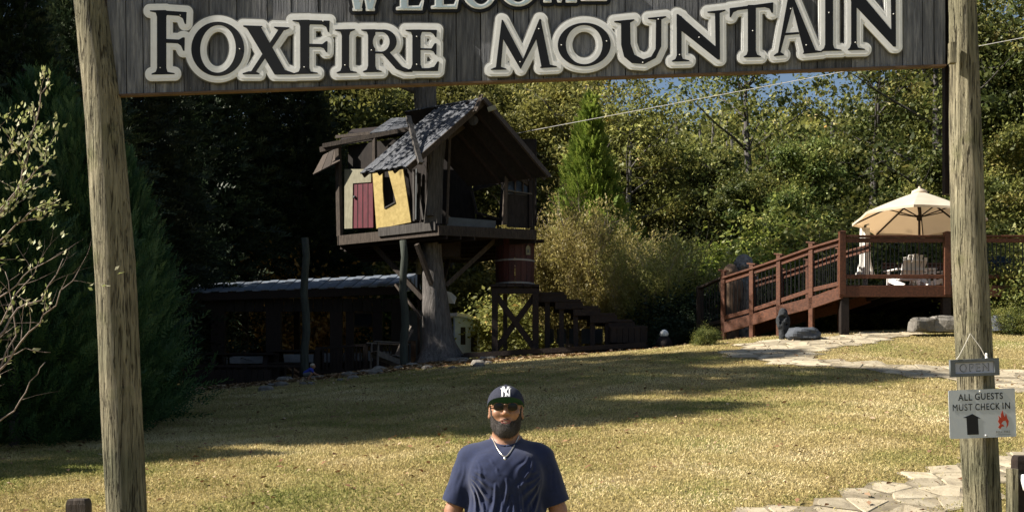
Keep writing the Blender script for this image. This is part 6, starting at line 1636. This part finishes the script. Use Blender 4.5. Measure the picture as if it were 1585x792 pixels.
for s in (-1,1):                                      # sleeve ends
    n = np.array([s*.34,0,-.94]); c = np.array([s*.256,.02,1.252]); pl = (X-c[0])*n[0]+(Z-c[2])*n[2]
    d = np.where((s*X > .205) , np.maximum(d, pl), d)
d = np.maximum(d, .86-Z)
T_.D = d.astype(np.float32)
T_.ell((0,-.012,1.606), (.077,.094,.066), .008, 's')
T_.cone((0,.03,1.66), (0,.03,1.52), .068, .070, .006, 's')
for s in (-1,1): T_.cone((s*.262,.02,1.235), (s*.245,.02,1.285), .062, .058, .004, 's')
ts = man(T_, 't_shirt', M['shirt'], sm=2)
from mathutils.bvhtree import BVHTree
def bvh(me):
    n = len(me.vertices); c = np.empty(n*3, np.float32); me.vertices.foreach_get('co', c); c = c.reshape(-1,3)
    f = np.empty(len(me.polygons)*4, np.int32); me.polygons.foreach_get('vertices', f)
    return BVHTree.FromPolygons([tuple(v) for v in c.tolist()], f.reshape(-1,4).tolist())
TBV = bvh(ts.data); BBV = bvh(bo.data)
def front(x, z, off=.0):
    best = None
    for T in (TBV, BBV):
        h = T.ray_cast(Vector((x, -1, z-mg)), Vector((0,1,0)))
        if h[0] is not None and (best is None or h[0].y < best): best = h[0].y
    return (best if best is not None else -.1)-off
# collar rib
pts = []
for i in range(49):
    a = 2*math.pi*i/48; x = .0745*math.sin(a); y = .020-.090*math.cos(a); f_ = (1+math.cos(a))/2
    z = 1.600-.060*f_**1.3
    pts.append(H0+Vector((x, y+.004, z-mg+.001)))
mb = MB(); mb.tube(pts, .0075, 8); mb.build('collar', M['shirt'], PN, True)
# cap
CP_ = Field((-.13,-.14,1.68), (.13,.17,1.87), .0035)
CP_.ell((0,.024,1.748), (.0925,.114,.094), .01); X, Y, Z = CP_.grid()
d = np.maximum(CP_.D, (1.741-.11*Y)-Z); th = np.arctan2(X, -(Y-.024)+0*Z)
seam = np.abs(((th/(math.pi/3)+.5+10)%1)-.5)*(math.pi/3)*.1
d = d+.0022*np.exp(-(seam/.003)**2); CP_.D = d.astype(np.float32)
CP_.ell((0,.024,1.735), (.084,.105,.084), .003, 's'); CP_.ell((0,.024,1.842), (.008,.008,.005), .004)
cap = man(CP_, 'cap', M['cap_navy'])
nu, nv = 28, 8; top = []; bot = []
for i in range(nu+1):
    u = -1+2*i/nu; th = u*math.radians(74); rx, ry = .0935*math.sin(th), .024-.1145*math.cos(th)
    L = .075*max(0, 1-abs(u)**2.6)**.55+.002
    for j in range(nv+1):
        v = j/nv; x = rx*(1-.02*v)+u*.004*v; y = ry-L*v; z = 1.750-.004*u*u*0+(v*L)*.42-.016*(abs(u)**2)*1.0
        top.append(H0+Vector((x,y,z-mg+.0018))); bot.append(H0+Vector((x,y,z-mg-.0018)))
n_ = (nu+1)*(nv+1); q = [(i*(nv+1)+j,(i+1)*(nv+1)+j,(i+1)*(nv+1)+j+1,i*(nv+1)+j+1) for i in range(nu) for j in range(nv)]
mb = MB(); mb.add(top, q); e = [i*(nv+1)+nv for i in range(nu+1)]
mb2 = MB(); vs = [top[i] for i in e]+[bot[i]+Vector((0,-.0,0)) for i in e]; mb2.add(vs, [(i,i+1,nu+2+i,nu+1+i) for i in range(nu)])
for v, f in ((mb2.v, mb2.f),): b_ = len(mb.v); mb.v += v; mb.f += [[k+b_ for k in g_] for g_ in f]
br = mb.build('brim', M['cap_navy'], PN, True)
mb = MB(); mb.add(bot, [tuple(reversed(f)) for f in q]); mb.build('brim_underside', M['cap_green'], PN, True)
# interlocking NY monogram embroidered on the crown
h_ = .0008; gx, gz_ = np.meshgrid(np.arange(-.036,.036,h_), np.arange(-.028,.030,h_)); U_ = gx/.030; V_ = gz_/.026
def st_(a, b, w0, w1):
    ax, ay = a; bx, by_ = b; t = np.clip(((U_-ax)*(bx-ax)+(V_-ay)*(by_-ay))/((bx-ax)**2+(by_-ay)**2), 0, 1)
    return np.hypot(U_-ax-(bx-ax)*t, V_-ay-(by_-ay)*t)-(w0+(w1-w0)*t)
parts_ = [st_((-.58,-.92),(-.58,.55),.13,.13), st_((-.62,.62),(.55,-.78),.17,.17), st_((.58,-.75),(.58,.60),.12,.12), st_((-.82,-.92),(-.36,-.92),.07,.07), st_((.36,.66),(.84,.66),.07,.07),
          st_((-.80,.66),(-.55,.66),.10,.14), st_((-.40,.98),(.0,.12),.13,.12), st_((.42,.98),(.0,.12),.13,.12), st_((0,.12),(0,-.80),.12,.12), st_((-.62,1.0),(-.20,1.0),.06,.06), st_((.22,1.0),(.66,1.0),.06,.06), st_((-.22,-.86),(.22,-.86),.07,.07)]
Dm = np.minimum.reduce(parts_)
mb = MB(); ny_, nx_ = Dm.shape; vid = {}
def cpt(i, j):
    k_ = (i, j)
    if k_ not in vid:
        x = float(gx[i,j]); z = 1.8075+float(gz_[i,j]); x2 = x/.0925; z2 = (z-1.748)/.094; y = .024-.114*math.sqrt(max(0, 1-x2*x2-z2*z2))
        vid[k_] = len(mb.v); mb.v.append(H0+Vector((x, y-.0028, z-mg)))
    return vid[k_]
ok = Dm < 0
for i in range(ny_-1):
    for j in range(nx_-1):
        if ok[i,j] and ok[i+1,j] and ok[i,j+1] and ok[i+1,j+1]: mb.f.append([cpt(i,j), cpt(i,j+1), cpt(i+1,j+1), cpt(i+1,j)])
mb.build('monogram', M['thread'], PN, True)
# sunglasses
def lens_ring(cx, s, n=26):
    out = []
    for i in range(n):
        a = 2*math.pi*i/n; ca, sa = math.cos(a), math.sin(a); x = .0255*math.copysign(abs(ca)**.75, ca); z = .0195*math.copysign(abs(sa)**.75, sa)*(1 if sa > 0 else 1.05)
        out.append((cx+x, z))
    return out
SG = []
for s in (-1,1):
    ring = lens_ring(s*.0335, s); P3 = [H0+Vector((x, -.1015+2.6*x*x, 1.735+z-mg)) for x, z in ring]; c_ = H0+Vector((s*.0335, -.104+2.6*.0335**2, 1.735-mg))
    mb = MB(); mb.add(P3+[c_], [(i, (i+1)%26, 26) for i in range(26)]); mb.add([p+Vector((0,.002,0)) for p in P3]+[c_+Vector((0,.002,0))], [((i+1)%26, i, 26) for i in range(26)]); mb.build('lens', M['lens'], PN, True)
    mb = MB(); mb.tube(P3+[P3[0]], .0011, 6, cap=False); mb.build('lens_frame', M['gold'], PN, True)
    mb = MB(); mb.tube([H0+Vector((s*.0585,-.092,1.742-mg)), H0+Vector((s*.079,-.07,1.742-mg)), H0+Vector((s*.086,.0,1.737-mg)), H0+Vector((s*.088,.02,1.728-mg))], .002, 6); mb.build('temple', M['gold'], PN, True)
mb = MB(); mb.tube([H0+Vector((x,-.101-.004*(1-(x/.01)**2),1.742-mg)) for x in (-.010,-.005,0,.005,.010)], .0018, 6); mb.build('bridge', M['gold'], PN, True)
# chain and pendant
mb = MB(); pts = []
for i in range(41):
    t_ = -1+2*i/40; x = .068*t_-.004; z = 1.492+.098*abs(t_)**1.55; y = front(x, z, .0035); pts.append(H0+Vector((x, y, z-mg)))
for i in range(2, 39): pts[i].y = (pts[i-1].y+pts[i].y+pts[i+1].y)/3-.001
mb.tube(pts, .0030, 6); mb.build('chain', M['silver'], PN, True)
p = pts[20]; mb = MB(); mb.lathe(p-ZA*.024, [(.002,0),(.008,.008),(.007,.018),(.002,.026)], 8); mb.build('pendant', M['silver'], PN, True)
# trousers and shoes
J = Field((-.30,-.22,.05), (.30,.22,1.0), .008)
J.ell((0,.0,.93), (.180,.135,.10), .03)
for s in (-1,1): J.cone((s*.09,.0,.90), (s*.108,-.01,.50), .102, .076, .04); J.cone((s*.108,-.01,.50), (s*.117,.02,.10), .076, .062, .03)
X, Y, Z = J.grid(); J.D = np.maximum(J.D, Z-.955).astype(np.float32); J.D = np.maximum(J.D, .075-Z).astype(np.float32)
man(J, 'jeans', M['jeans'])
for s in (-1,1):
    S_ = Field((s*.12-.08,-.22,-.01), (s*.12+.08,.12,.14), .006); S_.cone((s*.115,.045,.055), (s*.132,-.13,.042), .052, .045, .02); S_.cone((s*.115,.035,.10), (s*.115,.035,.06), .05,.05,.02)
    X, Y, Z = S_.grid(); S_.D = np.maximum(S_.D, .004-Z).astype(np.float32); man(S_, 'shoe', M['shoe'])

# ---- the small child crouching by the rubble
M['kid_blue'] = flat_mat('bright blue shirt', (.03,.05,.30), .85)
M['blond'] = flat_mat('fair hair', (.38,.32,.24), .8, 0, .3)
kp = on_ground(480, 589, 20, 32)
KD = thing('person', kp, 'small child in a blue shirt crouching and reaching forward at the top of the lawn', 'person')
ksc = 26/F*kp.y/.60
K = Field((-.42,-.25,-.02), (.52,.25,.72), .010)
K.ell((.10,0,.52), (.085,.075,.095), .03); K.cone((.06,0,.45), (.02,0,.40), .035,.04,.02); K.cone((.02,0,.38), (-.16,0,.24), .085,.095,.04)
for s in (-1,1):
    K.cone((-.17,s*.07,.22), (.04,s*.10,.26), .065,.05,.03); K.cone((.04,s*.10,.26), (-.06,s*.10,.05), .045,.03,.02); K.cone((-.06,s*.10,.035), (.05,s*.11,.025), .03,.024,.02)
    K.cone((.03,s*.10,.38), (.17,s*.12,.26), .034,.028,.02); K.cone((.17,s*.12,.26), (.32,s*.08,.20), .028,.020,.015); K.ell((.34,s*.08,.19), (.03,.018,.012), .01)
    for i in range(4): K.cone((.355,s*.08+(i-1.5)*.009,.19), (.385,s*.08+(i-1.5)*.011,.175), .006,.005,.004)
    K.cone((.34,s*.08-.018,.19), (.36,s*.08-.028,.18), .006,.005,.004)
K.cone((.185,0,.51),(.193,0,.50),.010,.009,.01)
def kid(f, nm, mat): return link_mesh(nm, f.mesh(nm, (0,0,0), .1, ksc), mat, KD)
kid(K, 'body', M['skin'])
K2 = Field((-.35,-.22,.10), (.25,.22,.52), .011); K2.cone((.03,0,.385), (-.15,0,.25), .098,.108,.04)
for s in (-1,1): K2.cone((.02,s*.09,.385), (.10,s*.12,.32), .046,.042,.02)
kid(K2, 'shirt', M['kid_blue'])
K3 = Field((-.35,-.22,.05), (.15,.22,.42), .011)
for s in (-1,1): K3.cone((-.18,s*.06,.21), (.0,s*.095,.255), .080,.064,.04)
kid(K3, 'shorts', M['slate'])
K4 = Field((-.05,-.12,.42), (.22,.12,.66), .009); K4.ell((.085,0,.54), (.093,.084,.090), .02); X, Y, Z = K4.grid(); K4.D = np.maximum(K4.D, (X-.11)*.8-(Z-.545)).astype(np.float32); kid(K4, 'hair', M['blond'])

# ---- garden figures
M['brown_stone'] = grain_mat('brown carved figure', (.06,.038,.024), (.18,.115,.07), (1,1,1), .8, .6, .1, 12, .02)
M['pale_stone'] = grain_mat('pale mottled carved figure', (.04,.04,.04), (.30,.29,.27), (1,1,1), .85, .9, .1, 9, .04)
M['dark_stone'] = grain_mat('dark mottled figure', (.008,.009,.011), (.05,.054,.06), (1,1,1), .85, .9, .1, 14, .03)
def figure(px, pyt, pyb, Y, wpx, nm, lab, mat, curly=0, base=None):
    top = P(px, pyt, Y); g = gz1(top.x, Y) if base is None else base; Hh = top.z-g; w = wpx/F*Y/2
    t = thing(nm, (top.x, Y, g), lab, 'statue'); f = Field((-w*2.4,-w*2,-.05), (w*2.4,w*2,Hh+w*.6), .03 if Hh > 1 else .018)
    f.ell((0,0,Hh-w*1.02), (w,w*.9,w*1.02), .05); f.ell((-w*.1,-w*.8,Hh-w*1.2), (w*.45,w*.4,w*.35), .05)
    f.ell((0,0,Hh-w*3.1), (w*1.5,w*1.1,w*1.6), .12); f.cone((0,0,Hh-w*3.6), (0,0,0), w*1.3, w*1.05, .10)
    for s in (-1,1): f.cone((s*w*1.2,0,Hh-w*2.5), (s*w*1.1,-w*.7,Hh-w*4.6), w*.45,w*.3,.06)
    if curly:
        r_ = random.Random(curly)
        for i in range(60):
            a = r_.uniform(0,6.28); b = r_.uniform(-.6,1.5); f.ell((math.cos(a)*math.cos(b)*w*.95, math.sin(a)*math.cos(b)*w*.85, Hh-w*1.02+math.sin(b)*w*.95), (w*.26,)*3, .02)
        for i in range(14): f.ell((r_.uniform(-.8,.8)*w, -w*.9, Hh-w*r_.uniform(2,4)), (w*.3,)*3, .03, 's')
    o = link_mesh('figure', f.mesh('figure'), mat, None); o.parent = t
figure(1131, 408, 515, 28.4, 23, 'garden_statue', 'brown round headed figure standing behind the ramp railing', M['brown_stone'])
figure(1151, 396, 515, 28.7, 27, 'garden_statue', 'pale grey curly topped figure standing behind the ramp railing', M['pale_stone'], 5)
figure(1212, 478, 520, 24.6, 12, 'garden_statue', 'small dark mottled figure standing beside the ramp above the blue grey boulder', M['dark_stone'], 7)
t = thing('garden_lamp', gat(1029, 28.0), 'small white ball on a dark squat post beside the end of the wooden steps', 'lamp')
q = P(1028, 516, 28.0); mb = MB(); mb.lathe((q.x,28.0,gz1(q.x,28)), [(.22,0),(.20,.2),(.10,q.z-gz1(q.x,28)-.06)], 10); mb.build('post', M['dark_wood'], t, True)
mb = MB(); mb.lathe(q-ZA*.1, [(.02,0),(.08,.03),(.105,.09),(.085,.15),(.03,.19)], 14); mb.build('globe', M['white'], t, True)
